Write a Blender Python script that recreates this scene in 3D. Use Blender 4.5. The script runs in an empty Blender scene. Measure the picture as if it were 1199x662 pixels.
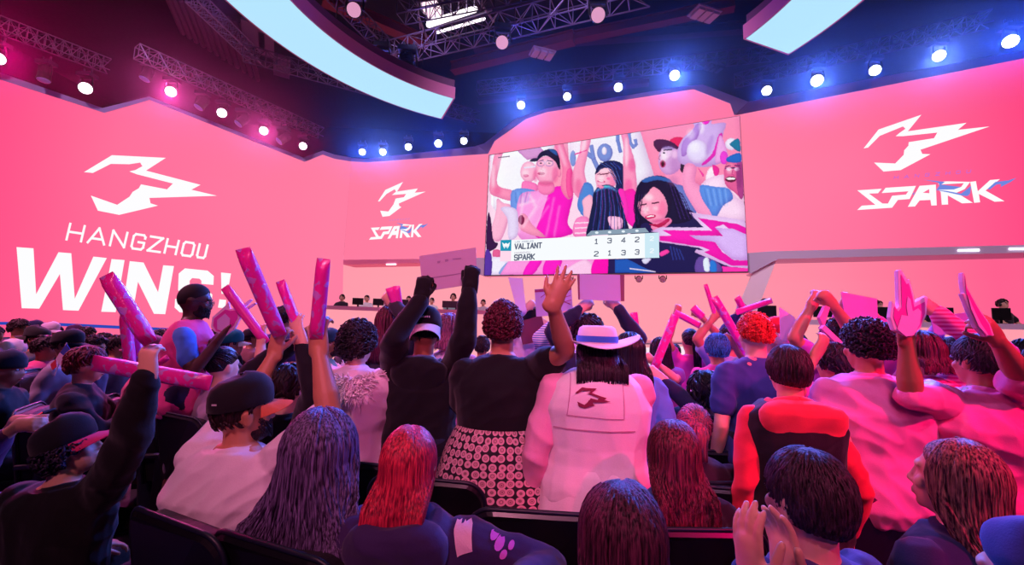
import bpy, bmesh, math, random
import numpy as np
from mathutils import Vector, Matrix, noise
from mathutils.bvhtree import BVHTree
random.seed(7)
SC = bpy.context.scene
COL = SC.collection
PI = math.pi
R_ = math.radians

# ------------------------------------------------------------------ camera
F = 500.0; CX, CY = 599.5, 331.0; PITCH = R_(6.2); ROLL = .033; CZ = 1.65
_R0 = Vector((1, 0, 0)); _U0 = Vector((0, -math.sin(PITCH), math.cos(PITCH)))
FW = Vector((0, math.cos(PITCH), math.sin(PITCH)))
CR = math.cos(ROLL)*_R0 + math.sin(ROLL)*_U0
CU = -math.sin(ROLL)*_R0 + math.cos(ROLL)*_U0
CC = Vector((0, 0, CZ))
cd = bpy.data.cameras.new('camera'); cam = bpy.data.objects.new('camera', cd); COL.objects.link(cam)
cd.sensor_width = 36; cd.lens = 36*F/1199; cd.clip_start = .05; cd.clip_end = 200
m = Matrix.Identity(4)
for i in range(3):
    m[i][0] = CR[i]; m[i][1] = CU[i]; m[i][2] = -FW[i]; m[i][3] = CC[i]
cam.matrix_world = m
SC.camera = cam

def ray(px, py):
    return FW + CR*((px-CX)/F) - CU*((py-CY)/F)
def atY(px, py, Y):
    d = ray(px, py); return CC + d*(Y/d.y)
def atZ(px, py, Z):
    d = ray(px, py); return CC + d*((Z-CZ)/d.z)

class VPlane:
    """a vertical plane through two plan points; off moves it towards the camera"""
    def __init__(s, a, b):
        s.a = Vector((a[0], a[1], 0)); s.b = Vector((b[0], b[1], 0))
        s.t = (s.b-s.a).normalized(); s.n = Vector((s.t.y, -s.t.x, 0))
        if s.n.dot(CC-s.a) < 0: s.n = -s.n
    def hit(s, px, py, off=0.0):
        d = ray(px, py); o = s.a + s.n*off
        t = (o-CC).dot(s.n)/d.dot(s.n)
        return CC + d*t

# ------------------------------------------------------------------ materials
MATS = {}
def srgb(c):
    if isinstance(c, str):
        c = [int(c[i:i+2], 16)/255 for i in (0, 2, 4)]
    return tuple(x/12.92 if x <= .04045 else ((x+.055)/1.055)**2.4 for x in c)
def newmat(name):
    mt = bpy.data.materials.new(name); mt.use_nodes = True
    nt = mt.node_tree; b = nt.nodes['Principled BSDF']
    return mt, nt, b
def N(nt, t, **k):
    n = nt.nodes.new(t)
    for a, v in k.items():
        if a in n.inputs: n.inputs[a].default_value = v
        else: setattr(n, a, v)
    return n
def bump(nt, b, src, strength, dist):
    bp = N(nt, 'ShaderNodeBump', Strength=strength, Distance=dist)
    nt.links.new(src, bp.inputs['Height']); nt.links.new(bp.outputs[0], b.inputs['Normal'])
def emis(col, st=1.0):
    k = ('e', col, st)
    if k not in MATS:
        mt, nt, b = newmat('glow'); c = srgb(col)
        b.inputs['Base Color'].default_value = (0, 0, 0, 1); b.inputs['Roughness'].default_value = .6
        b.inputs['Specular IOR Level'].default_value = .1
        b.inputs['Emission Color'].default_value = (*c, 1); b.inputs['Emission Strength'].default_value = st
        MATS[k] = mt
    return MATS[k]
def plain(col, rough=.6, metal=0.0, spec=.5):
    k = ('p', col, rough, metal, spec)
    if k not in MATS:
        mt, nt, b = newmat('finish')
        b.inputs['Base Color'].default_value = (*srgb(col), 1); b.inputs['Roughness'].default_value = rough
        b.inputs['Metallic'].default_value = metal; b.inputs['Specular IOR Level'].default_value = spec
        nz = N(nt, 'ShaderNodeTexNoise', Scale=9.0, Detail=3.0)
        tc = N(nt, 'ShaderNodeTexCoord'); nt.links.new(tc.outputs['Object'], nz.inputs['Vector'])
        mr = N(nt, 'ShaderNodeMapRange'); mr.inputs['To Min'].default_value = max(0, rough-.08); mr.inputs['To Max'].default_value = min(1, rough+.08)
        nt.links.new(nz.outputs[0], mr.inputs[0]); nt.links.new(mr.outputs[0], b.inputs['Roughness'])
        MATS[k] = mt
    return MATS[k]
def cloth(col, rough=.85, wr=1.0, sheen=.15):
    k = ('c', col, rough, wr, sheen)
    if k not in MATS:
        mt, nt, b = newmat('fabric'); c = srgb(col)
        b.inputs['Roughness'].default_value = rough
        b.inputs['Sheen Weight'].default_value = sheen
        b.inputs['Specular IOR Level'].default_value = .25
        tc = N(nt, 'ShaderNodeTexCoord')
        n1 = N(nt, 'ShaderNodeTexNoise', Scale=5.0, Detail=2.0, Distortion=.6)
        n2 = N(nt, 'ShaderNodeTexNoise', Scale=220.0, Detail=2.0)
        for n in (n1, n2): nt.links.new(tc.outputs['Object'], n.inputs['Vector'])
        ad = N(nt, 'ShaderNodeMath', operation='MULTIPLY_ADD'); ad.inputs[1].default_value = .06
        nt.links.new(n2.outputs[0], ad.inputs[0]); nt.links.new(n1.outputs[0], ad.inputs[2])
        bump(nt, b, ad.outputs[0], .35*wr, .03)
        mx = N(nt, 'ShaderNodeMix', data_type='RGBA')
        mx.inputs[6].default_value = (*[x*.86 for x in c], 1); mx.inputs[7].default_value = (*c, 1)
        nt.links.new(n2.outputs[0], mx.inputs[0]); nt.links.new(mx.outputs[2], b.inputs['Base Color'])
        MATS[k] = mt
    return MATS[k]
def skinmat(col):
    k = ('s', col)
    if k not in MATS:
        mt, nt, b = newmat('skin'); c = srgb(col)
        b.inputs['Roughness'].default_value = .48
        b.inputs['Subsurface Weight'].default_value = .08
        b.inputs['Subsurface Radius'].default_value = (.6, .25, .15); b.inputs['Subsurface Scale'].default_value = .01
        tc = N(nt, 'ShaderNodeTexCoord'); n1 = N(nt, 'ShaderNodeTexNoise', Scale=14.0, Detail=5.0)
        nt.links.new(tc.outputs['Object'], n1.inputs['Vector'])
        mx = N(nt, 'ShaderNodeMix', data_type='RGBA')
        mx.inputs[6].default_value = (c[0]*.88, c[1]*.8, c[2]*.78, 1); mx.inputs[7].default_value = (*c, 1)
        nt.links.new(n1.outputs[0], mx.inputs[0]); nt.links.new(mx.outputs[2], b.inputs['Base Color'])
        bump(nt, b, n1.outputs[0], .15, .004)
        MATS[k] = mt
    return MATS[k]
def hairmat(col, col2=None, rough=.5):
    k = ('h', col, col2, rough)
    if k not in MATS:
        mt, nt, b = newmat('hair'); c = srgb(col); c2 = srgb(col2) if col2 else tuple(min(1, x*1.9+.004) for x in c)
        b.inputs['Roughness'].default_value = rough; b.inputs['Specular IOR Level'].default_value = .32
        tc = N(nt, 'ShaderNodeTexCoord'); mp = N(nt, 'ShaderNodeMapping'); mp.inputs['Scale'].default_value = (160, 160, 9)
        n1 = N(nt, 'ShaderNodeTexNoise', Scale=1.0, Detail=4.0)
        nt.links.new(tc.outputs['Object'], mp.inputs[0]); nt.links.new(mp.outputs[0], n1.inputs['Vector'])
        cr = N(nt, 'ShaderNodeValToRGB'); cr.color_ramp.elements[0].position = .38; cr.color_ramp.elements[1].position = .66
        cr.color_ramp.elements[0].color = (*c, 1); cr.color_ramp.elements[1].color = (*c2, 1)
        nt.links.new(n1.outputs[0], cr.inputs[0]); nt.links.new(cr.outputs[0], b.inputs['Base Color'])
        bump(nt, b, n1.outputs[0], .5, .01)
        MATS[k] = mt
    return MATS[k]

# ------------------------------------------------------------------ mesh building
class MB:
    def __init__(s): s.v = []; s.f = []; s.mi = []
    def add(s, v, f, mi=0):
        o = len(s.v); s.v += [tuple(p) for p in v]; s.f += [tuple(i+o for i in q) for q in f]; s.mi += [mi]*len(f)
    def box(s, c, sz, rot=None, mi=0):
        x, y, z = sz[0]/2, sz[1]/2, sz[2]/2
        vs = [Vector(p) for p in ((-x,-y,-z),(x,-y,-z),(x,y,-z),(-x,y,-z),(-x,-y,z),(x,-y,z),(x,y,z),(-x,y,z))]
        if rot is not None: vs = [rot @ p for p in vs]
        vs = [p+Vector(c) for p in vs]
        s.add(vs, [(0,3,2,1),(4,5,6,7),(0,1,5,4),(1,2,6,5),(2,3,7,6),(3,0,4,7)], mi)
    def rings(s, rs, cap=True, closed=True, mi=0):
        n = len(rs[0]); v = []; f = []
        for r in rs: v += list(r)
        for i in range(len(rs)-1):
            for j in range(n if closed else n-1):
                a = i*n+j; b = i*n+(j+1) % n
                f.append((a, b, b+n, a+n))
        if cap:
            f.append(tuple(range(n))[::-1]); f.append(tuple(range((len(rs)-1)*n, len(rs)*n)))
        s.add(v, f, mi)
    def tube(s, pts, rad, seg=10, rx=1.0, up=None, round_=True, mi=0):
        """tapered tube with rounded ends; rad one per point; rx stretches along the 'up' side vector"""
        P = [Vector(p) for p in pts]
        if not hasattr(rad, '__len__'): rad = [rad]*len(P)
        rad = list(rad)
        if round_:
            d0 = (P[0]-P[1]).normalized(); d1 = (P[-1]-P[-2]).normalized()
            P = [P[0]+d0*rad[0]*.95, P[0]+d0*rad[0]*.7] + P + [P[-1]+d1*rad[-1]*.7, P[-1]+d1*rad[-1]*.95]
            rad = [rad[0]*.3, rad[0]*.72] + rad + [rad[-1]*.72, rad[-1]*.3]
        prev = None; rs = []
        for i, p in enumerate(P):
            t = (P[min(i+1, len(P)-1)]-P[max(i-1, 0)])
            if t.length < 1e-9: t = Vector((0, 0, 1))
            t.normalize()
            if prev is None:
                u = Vector(up) if up is not None else (Vector((0, 0, 1)) if abs(t.z) < .9 else Vector((1, 0, 0)))
            else: u = prev
            u = (u - t*u.dot(t))
            if u.length < 1e-6: u = t.orthogonal()
            u.normalize(); prev = u; w = t.cross(u)
            rs.append([p + (u*math.cos(2*PI*j/seg)*rx + w*math.sin(2*PI*j/seg))*rad[i] for j in range(seg)])
        s.rings(rs, mi=mi)
    def ell(s, c, r, rot=None, seg=14, n=9, mi=0):
        c = Vector(c); rs = []
        for i in range(n):
            a = PI*(i+.5)/n if 0 < i < n-1 else (PI*.03 if i == 0 else PI*.97)
            ring = []
            for j in range(seg):
                t = 2*PI*j/seg
                p = Vector((r[0]*math.sin(a)*math.cos(t), r[1]*math.sin(a)*math.sin(t), -r[2]*math.cos(a)))
                if rot is not None: p = rot @ p
                ring.append(c+p)
            rs.append(ring)
        s.rings(rs, mi=mi)
    def prism(s, poly, off, mi=0):
        """polygon (3-D points) extruded by the vector off"""
        n = len(poly); off = Vector(off)
        v = [Vector(p) for p in poly] + [Vector(p)+off for p in poly]
        f = [tuple(range(n)), tuple(range(n, 2*n))[::-1]] + [(i, i+n, (i+1) % n+n, (i+1) % n) for i in range(n)]
        s.add(v, f, mi)
    def xf(s, M4, start=0):
        for i in range(start, len(s.v)): s.v[i] = tuple(M4 @ Vector(s.v[i]))
    def mesh(s, name='mesh'):
        me = bpy.data.meshes.new(name); me.from_pydata(s.v, [], s.f)
        if any(s.mi): me.polygons.foreach_set('material_index', s.mi)
        me.update(); return me

def fix_normals(me):
    bm = bmesh.new(); bm.from_mesh(me); bmesh.ops.recalc_face_normals(bm, faces=bm.faces); bm.to_mesh(me); bm.free()
def put(name, mb, mat, parent=None, loc=None, rot=None, smooth=False, bevel=0, recalc=True):
    me = mb if isinstance(mb, bpy.types.Mesh) else mb.mesh(name)
    if recalc: fix_normals(me)
    if smooth: me.polygons.foreach_set('use_smooth', [True]*len(me.polygons))
    if len(me.materials): me.materials.clear()
    for mm in (mat if isinstance(mat, (list, tuple)) else [mat]): me.materials.append(mm)
    o = bpy.data.objects.new(name, me); COL.objects.link(o)
    if parent is not None: o.parent = parent
    if loc is not None: o.location = loc
    if rot is not None: o.rotation_euler = rot
    if bevel:
        b = o.modifiers.new('edge', 'BEVEL'); b.width = bevel; b.segments = 2; b.limit_method = 'ANGLE'
    return o
def empty(name, loc=(0, 0, 0), rz=0):
    o = bpy.data.objects.new(name, None); COL.objects.link(o); o.location = loc; o.rotation_euler = (0, 0, rz); o.empty_display_size = .1
    return o
def tag(o, label, cat, group=None, kind=None):
    o['label'] = label; o['category'] = cat
    if group: o['group'] = group
    if kind: o['kind'] = kind
    return o
def struct(o, label=None):
    o['kind'] = 'structure'
    if label: o['label'] = label
    return o
def copy_tree(o, parent=None):
    c = o.copy(); COL.objects.link(c); c.parent = parent
    for ch in list(o.children): copy_tree(ch, c)
    return c
def remesh(mb, voxel, smooth=3, disp=None, factor=.5):
    me = mb.mesh(); fix_normals(me)
    o = bpy.data.objects.new('tmp', me); COL.objects.link(o)
    r = o.modifiers.new('r', 'REMESH'); r.mode = 'VOXEL'; r.voxel_size = voxel
    if smooth:
        sm = o.modifiers.new('s', 'SMOOTH'); sm.factor = factor; sm.iterations = smooth
    dg = bpy.context.evaluated_depsgraph_get(); dg.update()
    out = bpy.data.meshes.new_from_object(o.evaluated_get(dg))
    bpy.data.objects.remove(o); bpy.data.meshes.remove(me)
    if disp:
        n = len(out.vertices); co = np.empty(n*3, np.float32); no = np.empty(n*3, np.float32)
        out.vertices.foreach_get('co', co); out.vertices.foreach_get('normal', no)
        co = co.reshape(-1, 3); no = no.reshape(-1, 3)
        d = np.array([disp(p) for p in co.tolist()], np.float32)
        co += no*d[:, None]; out.vertices.foreach_set('co', co.ravel()); out.update()
    out.polygons.foreach_set('use_smooth', [True]*len(out.polygons))
    return out
# ================================================================== the hall
PL = VPlane((-16.47, 12.85), (-7.6, 18.9))       # left video wall
PM = VPlane((-7.6, 18.9), (-1.25, 17.3))         # centre-left
PC = VPlane((-1.25, 17.3), (7.25, 13.35))        # centre
PR = VPlane((7.25, 13.35), (13.04, 10.3))        # right
def planar(pl, pts, off=0.0): return [pl.hit(x, y, off) for x, y in pts]

def ledmat(name, stops, axis='X', lo=0.0, hi=1.0, st=1.0):
    mt, nt, b = newmat(name)
    b.inputs['Base Color'].default_value = (.01, .01, .01, 1); b.inputs['Roughness'].default_value = .45
    b.inputs['Specular IOR Level'].default_value = .12
    tc = N(nt, 'ShaderNodeTexCoord'); sp = N(nt, 'ShaderNodeSeparateXYZ'); nt.links.new(tc.outputs['Object'], sp.inputs[0])
    mr = N(nt, 'ShaderNodeMapRange'); mr.inputs['From Min'].default_value = lo; mr.inputs['From Max'].default_value = hi
    nt.links.new(sp.outputs[axis], mr.inputs[0])
    cr = N(nt, 'ShaderNodeValToRGB'); e = cr.color_ramp.elements
    e[0].position = stops[0][0]; e[0].color = (*srgb(stops[0][1]), 1); e[1].position = stops[-1][0]; e[1].color = (*srgb(stops[-1][1]), 1)
    for p, c in stops[1:-1]:
        x = e.new(p); x.color = (*srgb(c), 1)
    nt.links.new(mr.outputs[0], cr.inputs[0]); nt.links.new(cr.outputs[0], b.inputs['Emission Color'])
    b.inputs['Emission Strength'].default_value = st
    return mt
LEDL = ledmat('video_wall', [(0, 'ff3070'), (.28, 'ff4a85'), (.5, 'ff6a96'), (1, 'ff7da2')], 'X', -20, -8)
LEDM = ledmat('video_wall', [(0, 'ff7a9f'), (1, 'ff80a3')], 'X', -8, -1)
LEDC = ledmat('video_wall', [(0, 'ff7c9f'), (1, 'ff769e')], 'X', -1, 7)
LEDR = ledmat('video_wall', [(0, 'ff80a3'), (.45, 'ff6f9a'), (.75, 'ff5a8e'), (1, 'ff3a7c')], 'X', 7, 13.6)
LEDB = ledmat('lower_video_wall', [(0, 'ff98aa'), (.5, 'ffa2ae'), (1, 'ff8fa6')], 'X', -10, 12)
LEDBR = ledmat('lower_video_wall', [(0, 'ff9cac'), (.55, 'ff86a2'), (1, 'ff6090')], 'X', 6, 13)
BLACK = plain('0b0a10', .6)

def wallpiece(name, pl, pts, mat, depth=.3, off=0.0):
    mb = MB(); mb.prism(planar(pl, pts, off), -pl.n*depth)
    return struct(put(name, mb, mat))
wl = wallpiece('wall_left', PL, [(-260, 5), (0, 93), (122, 132), (175, 117), (357, 189.5), (378, 181), (392, 186), (411, 189), (402, 308), (400, 430), (-260, 450)], LEDL)
wm = wallpiece('wall_centre_left', PM, [(411, 189), (430, 190), (573, 180), (567, 322), (520, 306), (402, 309)], LEDM)
wc = wallpiece('wall_centre', PC, [(571, 178), (579, 165), (616, 139), (640, 131), (812, 104), (855, 121), (860, 134), (870, 135), (877, 320), (566, 324)], LEDC)
wr = wallpiece('wall_right', PR, [(861, 134), (1199, 68), (1330, 43), (1340, 285), (1199, 291), (874, 299)], LEDR)
# lower walls, set back under the upper screens
def shifted(pl, d): return VPlane(pl.a - pl.n*d, pl.b - pl.n*d)
PM2, PC2, PR2 = shifted(PM, .9), shifted(PC, .9), shifted(PR, .9)
wallpiece('wall_lower_centre_left', PM2, [(398, 300), (600, 290), (600, 405), (398, 395)], LEDB)
wallpiece('wall_lower_centre', PC2, [(571, 290), (895, 290), (895, 420), (571, 405)], LEDB)
wallpiece('wall_lower_right', PR2, [(880, 285), (1350, 265), (1350, 440), (880, 420)], LEDBR)

# trim bands on top of the screens
TR = plain('9a86c8', .55); TRG = plain('cfc4dc', .5)
def band(name, pl, low, up, mat, depth=.35, off=.02):
    mb = MB(); pts = list(low)+list(up)[::-1]
    mb.prism(planar(pl, pts, off), -pl.n*depth); return struct(put(name, mb, mat))
band('trim_1', PL, [(-260, 5), (0, 93), (122, 132), (175, 117), (357, 189.5), (378, 181), (392, 186), (411, 189)],
     [(-260, -6), (0, 85), (120, 126.5), (175, 113), (355, 184.5), (378, 176.5), (392, 181), (411, 184.5)], TR)
band('trim_2', PM, [(411, 189), (430, 190), (571, 180)], [(411, 185), (430, 186), (560, 171)], TR)
band('trim_3', PC, [(571, 180), (579, 165), (616, 139), (640, 131), (812, 104), (855, 121), (860, 135)],
     [(557, 171), (567, 168), (604, 139), (640, 127), (800, 101), (823, 99), (876, 119)], TR, off=.03)
band('trim_4', PR, [(861, 135), (1199, 68), (1330, 43)], [(876, 119), (1199, 59), (1330, 34)], plain('8a64a8', .55), off=.02)
# soffit strips under the screens
band('trim_5', PM, [(402, 310), (520, 307.5), (545, 318)], [(402, 304.5), (520, 303), (545, 303)], plain('ff90b8', .5), .9, .05)
band('trim_6', PC, [(568, 324), (556, 320), (545, 318)], [(572, 302), (560, 302), (545, 303)], TRG, .5, .06)
mb = MB(); mb.prism(planar(PR, [(875, 296.5), (903, 294.5), (1199, 287), (1330, 283), (1330, 292), (1199, 296), (911, 303.5), (896, 311), (880, 320), (875, 319)], .06), -PR.n*.95)
struct(put('trim_7', mb, TRG))
mb = MB(); mb.prism(planar(PR, [(881, 319), (898, 309.5), (909, 304.5), (892, 350), (884, 375), (860, 375), (868, 350)], -.1), -PR.n*.5)
struct(put('trim_8', mb, plain('fff4fa', .35)))
for i, (x0, x1, y) in enumerate([(1122, 1147, 293.3), (1182, 1215, 291.6)]):
    mb = MB(); mb.prism(planar(PR, [(x0, y-1), (x1, y-1.6), (x1, y+.8), (x0, y+1)], .09), -PR.n*.08)
    o = put('strip_light', mb, emis('fff0ff', 2.5)); tag(o, ['short white strip light under the right screen, the inner of the pair', 'short white strip light under the right screen at the very edge'][i], 'light', 'strip lights under the right screen')
mb = MB(); mb.prism(planar(PM, [(452, 309), (463, 308.7), (463, 310.3), (452, 310.5)], .1), -PM.n*.08)
tag(put('strip_light', mb, emis('ffe0f0', 2.0)), 'tiny strip light under the centre-left screen', 'light', 'strip lights')

# blue line under the left screen
mb = MB(); mb.prism(planar(PL, [(-260, 364), (0, 377), (60, 378), (200, 384.5), (200, 388), (60, 381.5), (0, 380.5), (-260, 368)], .03), -PL.n*.05)
struct(put('trim_9', mb, emis('2a48b8', 1)))

# ------------------------------------------------------------------ lettering and emblems
def homog(src, dst):
    A = []; B = []
    for (x, y), (u, v) in zip(src, dst):
        A += [[x, y, 1, 0, 0, 0, -u*x, -u*y], [0, 0, 0, x, y, 1, -v*x, -v*y]]; B += [u, v]
    h = np.linalg.solve(np.array(A, float), np.array(B, float)); H = np.append(h, 1).reshape(3, 3)
    def f(p):
        q = H @ np.array([p[0], p[1], 1.0]); return (q[0]/q[2], q[1]/q[2])
    return f
def crop(x0, y0, s): return lambda p: (x0+p[0]/s, y0+p[1]/s)
def flat(name, pl, polys, mat, off, parent, mp=lambda p: p):
    mb = MB()
    for po in polys:
        pts = planar(pl, [mp(p) for p in po], off)
        mb.add(pts, [tuple(range(len(pts)))])
    return put(name, mb, mat, parent, recalc=False)
WHITE = emis('fdfdff', 1.0)
EMB_L = [(195,212),(362,111),(683,127),(565,203),(890,288),(835,317),(988,353),(585,366),(592,398),(636,412),(405,467),(278,442),(236,352),(393,407),(467,358),(485,330),(522,308),(535,285),(690,315),(725,280),(510,225),(465,208),(500,200),(543,177),(530,155),(465,165),(355,163),(248,217)]
EMB_R = [(100,255),(183,150),(420,68),(345,160),(670,113),(622,152),(798,133),(415,262),(425,285),(470,287),(305,375),(210,383),(158,333),(275,338),(322,290),(325,265),(348,240),(350,220),(490,198),(508,167),(320,187),(278,187),(300,168),(332,146),(318,133),(190,185),(125,250)]
EMB_M = [(165,265),(230,165),(382,97),(330,180),(510,153),(482,190),(577,180),(345,283),(350,305),(368,313),(265,390),(205,397),(185,345),(255,352),(300,290),(318,240),(390,228),(408,200),(285,210),(322,180),(310,160),(240,200),(180,265)]
flat('winged_emblem', PL, [EMB_L], WHITE, .02, wl, crop(60, 160, 5.09))
flat('winged_emblem', PR, [EMB_R], WHITE, .02, wr, crop(990, 120, 4.727))
flat('winged_emblem', PM, [EMB_M], WHITE, .02, wm, crop(420, 200, 7.356))
SPK = [[(65,487),(200,478),(180,503),(130,505),(205,560),(235,560),(258,517),(335,510),(348,492),(200,502),(222,473),(390,462),(355,535),(290,540),(258,583),(65,596),(90,572),(165,567)],
       [(410,462),(500,455),(505,570),(475,571),(470,540),(410,543),(385,576),(345,578)],
       [(512,478),(640,468),(655,447),(515,455),(515,440),(560,437),(690,440),(660,480),(615,500),(705,556),(645,559),(566,515),(568,565),(533,567),(527,497)],
       [(690,440),(722,436),(732,492),(800,430),(855,425),(775,488),(880,547),(825,550),(738,507),(745,553),(712,556)]]
HOLE = [[(428,500),(463,480),(464,503)]]
SWO = [[(430,428),(550,440),(530,455),(640,468),(600,482),(505,484),(560,490),(690,515),(655,518),(560,497),(502,486),(520,460),(515,445)],
       [(640,505),(695,462),(690,505),(670,520)], [(785,480),(830,440),(900,432),(945,418),(915,440),(860,468),(860,452),(835,455),(800,482)], [(372,505),(385,495),(376,515)]]
cropR = crop(990, 120, 4.727)
hm = homog([(65,487),(65,596),(880,547),(855,425)], [(105,492),(88,595),(540,570),(550,458)]); cM = crop(420, 200, 7.356)
for pl, par, mp in ((PR, wr, cropR), (PM, wm, lambda p: cM(hm(p)))):
    flat('word_lettering', pl, SPK, WHITE, .02, par, mp)
    flat('letter_opening', pl, HOLE, emis('ff6a98'), .03, par, mp)
    flat('blue_flourish', pl, SWO, emis('7088e0'), .035, par, mp)
# stroke letters: unit box, x right, y up
STK = {'H': [[(0,0),(0,1)],[(1,0),(1,1)],[(0,.5),(1,.5)]], 'A': [[(-.05,0),(.5,1),(1.05,0)],[(.2,.3),(.8,.3)]],
 'N': [[(0,0),(0,1),(1,0),(1,1)]], 'G': [[(1,.78),(1,.88),(.85,1),(.15,1),(0,.85),(0,.15),(.15,0),(.85,0),(1,.15),(1,.48),(.5,.48)]],
 'Z': [[(0,1),(1,1),(0,0),(1,0)]], 'O': [[(.15,0),(0,.15),(0,.85),(.15,1),(.85,1),(1,.85),(1,.15),(.85,0),(.15,0)]],
 'U': [[(0,1),(0,.15),(.15,0),(.85,0),(1,.15),(1,1)]], 'S': [[(1,.82),(.85,1),(.15,1),(0,.86),(0,.62),(.15,.52),(.85,.48),(1,.38),(1,.14),(.85,0),(.15,0),(0,.18)]],
 'P': [[(0,0),(0,1),(.85,1),(1,.88),(1,.55),(.85,.42),(0,.42)]], 'R': [[(0,0),(0,1),(.85,1),(1,.88),(1,.6),(.85,.46),(0,.46)],[(.5,.46),(1,0)]],
 'K': [[(0,0),(0,1)],[(1,1),(.1,.48),(1,0)]], 'V': [[(0,1),(.5,0),(1,1)]], 'L': [[(0,1),(0,0),(1,0)]], 'I': [[(.2,1),(.8,1)],[(.2,0),(.8,0)],[(.5,0),(.5,1)]],
 'T': [[(0,1),(1,1)],[(.5,0),(.5,1)]], 'E': [[(1,1),(0,1),(0,0),(1,0)],[(0,.5),(.8,.5)]], 'W': [[(0,1),(.25,0),(.5,.9),(.75,0),(1,1)]], 'D': [[(0,0),(0,1),(.8,1),(1,.8),(1,.2),(.8,0),(0,0)]],
 'Y': [[(0,1),(.5,.5),(1,1)],[(.5,.5),(.5,0)]], 'C': [[(1,.8),(.85,1),(.15,1),(0,.85),(0,.15),(.15,0),(.85,0),(1,.2)]],
 '1': [[(.25,.8),(.55,1),(.55,0)],[(.25,0),(.85,0)]], '2': [[(0,.85),(.15,1),(.85,1),(1,.85),(1,.65),(0,.12),(0,0),(1,0)]],
 '3': [[(0,.85),(.15,1),(.85,1),(1,.85),(1,.62),(.8,.52),(.4,.52)],[(.8,.52),(1,.4),(1,.15),(.85,0),(.15,0),(0,.15)]], '4': [[(.75,0),(.75,1),(0,.25),(1,.25)]], '!': [[(.5,1),(.5,.35)],[(.5,.1),(.5,0)]]}
def strokes(ch, bl, br, tl, tr, th):
    """quads of the letter mapped on a quad; th in target units"""
    out = []
    bl, br, tl, tr = [np.array(q, float) for q in (bl, br, tl, tr)]
    mp = lambda p: (bl*(1-p[0])+br*p[0])*(1-p[1]) + (tl*(1-p[0])+tr*p[0])*p[1]
    for line in STK[ch]:
        P = [mp(p) for p in line]
        for a, b in zip(P, P[1:]):
            d = b-a; L = np.linalg.norm(d)
            if L < 1e-6: continue
            d /= L; n = np.array([-d[1], d[0]])*th/2; e = d*th*.42
            out.append([tuple(a-e+n), tuple(a-e-n), tuple(b+e-n), tuple(b+e+n)])
    return out
def word(txt, x0, y0, x1, y1, h0, h1, sl, th, gap=.28):
    """baseline (x0,y0)-(x1,y1) in px, letter heights h0..h1, slant sl, thickness th"""
    n = len(txt); out = []
    for i, ch in enumerate(txt):
        if ch == ' ': continue
        def B(u): return np.array([x0+(x1-x0)*u, y0+(y1-y0)*u]), h0+(h1-h0)*u
        ua, ub = (i+gap/2)/n, (i+1-gap/2)/n
        a, ha = B(ua); b, hb = B(ub)
        out += strokes(ch, a, b, a+np.array([sl*ha, -ha]), b+np.array([sl*hb, -hb]), th)
    return out
hz = []
cz = crop(0, 260, 4.134)
for ch, a, b in zip('HANGZHOU', (322, 428, 532, 634, 714, 796, 877, 952), (392, 500, 600, 690, 774, 850, 928, 990)):
    def base(x):
        px, _ = cz((x, 0)); u = (px-77)/163; return np.array([px, 280.5+u*22.0]), 18.5-u*3.6
    (pa, ha), (pb, hb) = base(a), base(b)
    hz += strokes(ch, pa, pb, pa+np.array([.24*ha, -ha]), pb+np.array([.24*hb, -hb]), 2.7)
flat('word_lettering', PL, hz, WHITE, .02, wl)
WINS = [[(80,122),(162,128),(175,350),(283,147),(345,152),(362,372),(452,168),(517,175),(380,430),(305,427),(290,252),(190,420),(105,418)],
        [(540,180),(603,185),(560,437),(490,435)], [(628,190),(695,197),(765,340),(790,210),(842,214),(800,447),(745,445),(668,290),(642,440),(590,438)],
        [(895,225),(1005,236),(1035,262),(1033,305),(975,300),(975,285),(965,275),(930,272),(918,285),(918,305),(932,318),(1005,330),(1028,352),(1022,415),(992,445),(870,438),(845,415),(848,372),(905,375),(908,392),(925,400),(955,400),(963,388),(960,370),(945,362),(880,350),(862,330),(865,250)],
        [(1070,245),(1118,250),(1100,350),(1072,348)], [(1062,375),(1095,378),(1090,418),(1055,415)]]
flat('word_lettering', PL, WINS, WHITE, .02, wl, cz)
# small dim word above the right-hand lettering
flat('small_lettering', PR, word('HANGZHOU', 1043, 210, 1140, 202, 3.4, 3.4, .2, .8, .62), emis('c86ad0'), .02, wr)
flat('small_lettering', PM, word('HANGZHOU', 455, 259, 480, 257, 1.6, 1.6, .2, .5, .6), emis('e080c0'), .02, wm)

# ------------------------------------------------------------------ floor, stage, ceiling
mt, nt, b = newmat('dark_carpet'); b.inputs['Base Color'].default_value = (.03, .02, .05, 1); b.inputs['Roughness'].default_value = .8
nz = N(nt, 'ShaderNodeTexNoise', Scale=60.0); bump(nt, b, nz.outputs[0], .4, .01)
mb = MB(); mb.box((0, 8, -.1), (60, 40, .2)); fl = struct(put('floor', mb, mt))
mb = MB(); mb.box((0, 8, 13.1), (60, 44, .2)); struct(put('ceiling', mb, plain('0c0a14', .8)))
mb = MB()
for c, s in (((0, 24, 6.5), (60, .3, 13)), ((-22, 8, 6.5), (.3, 40, 13)), ((22, 8, 6.5), (.3, 40, 13))): mb.box(c, s)
struct(put('wall_outer', mb, plain('08070e', .9)))
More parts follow.
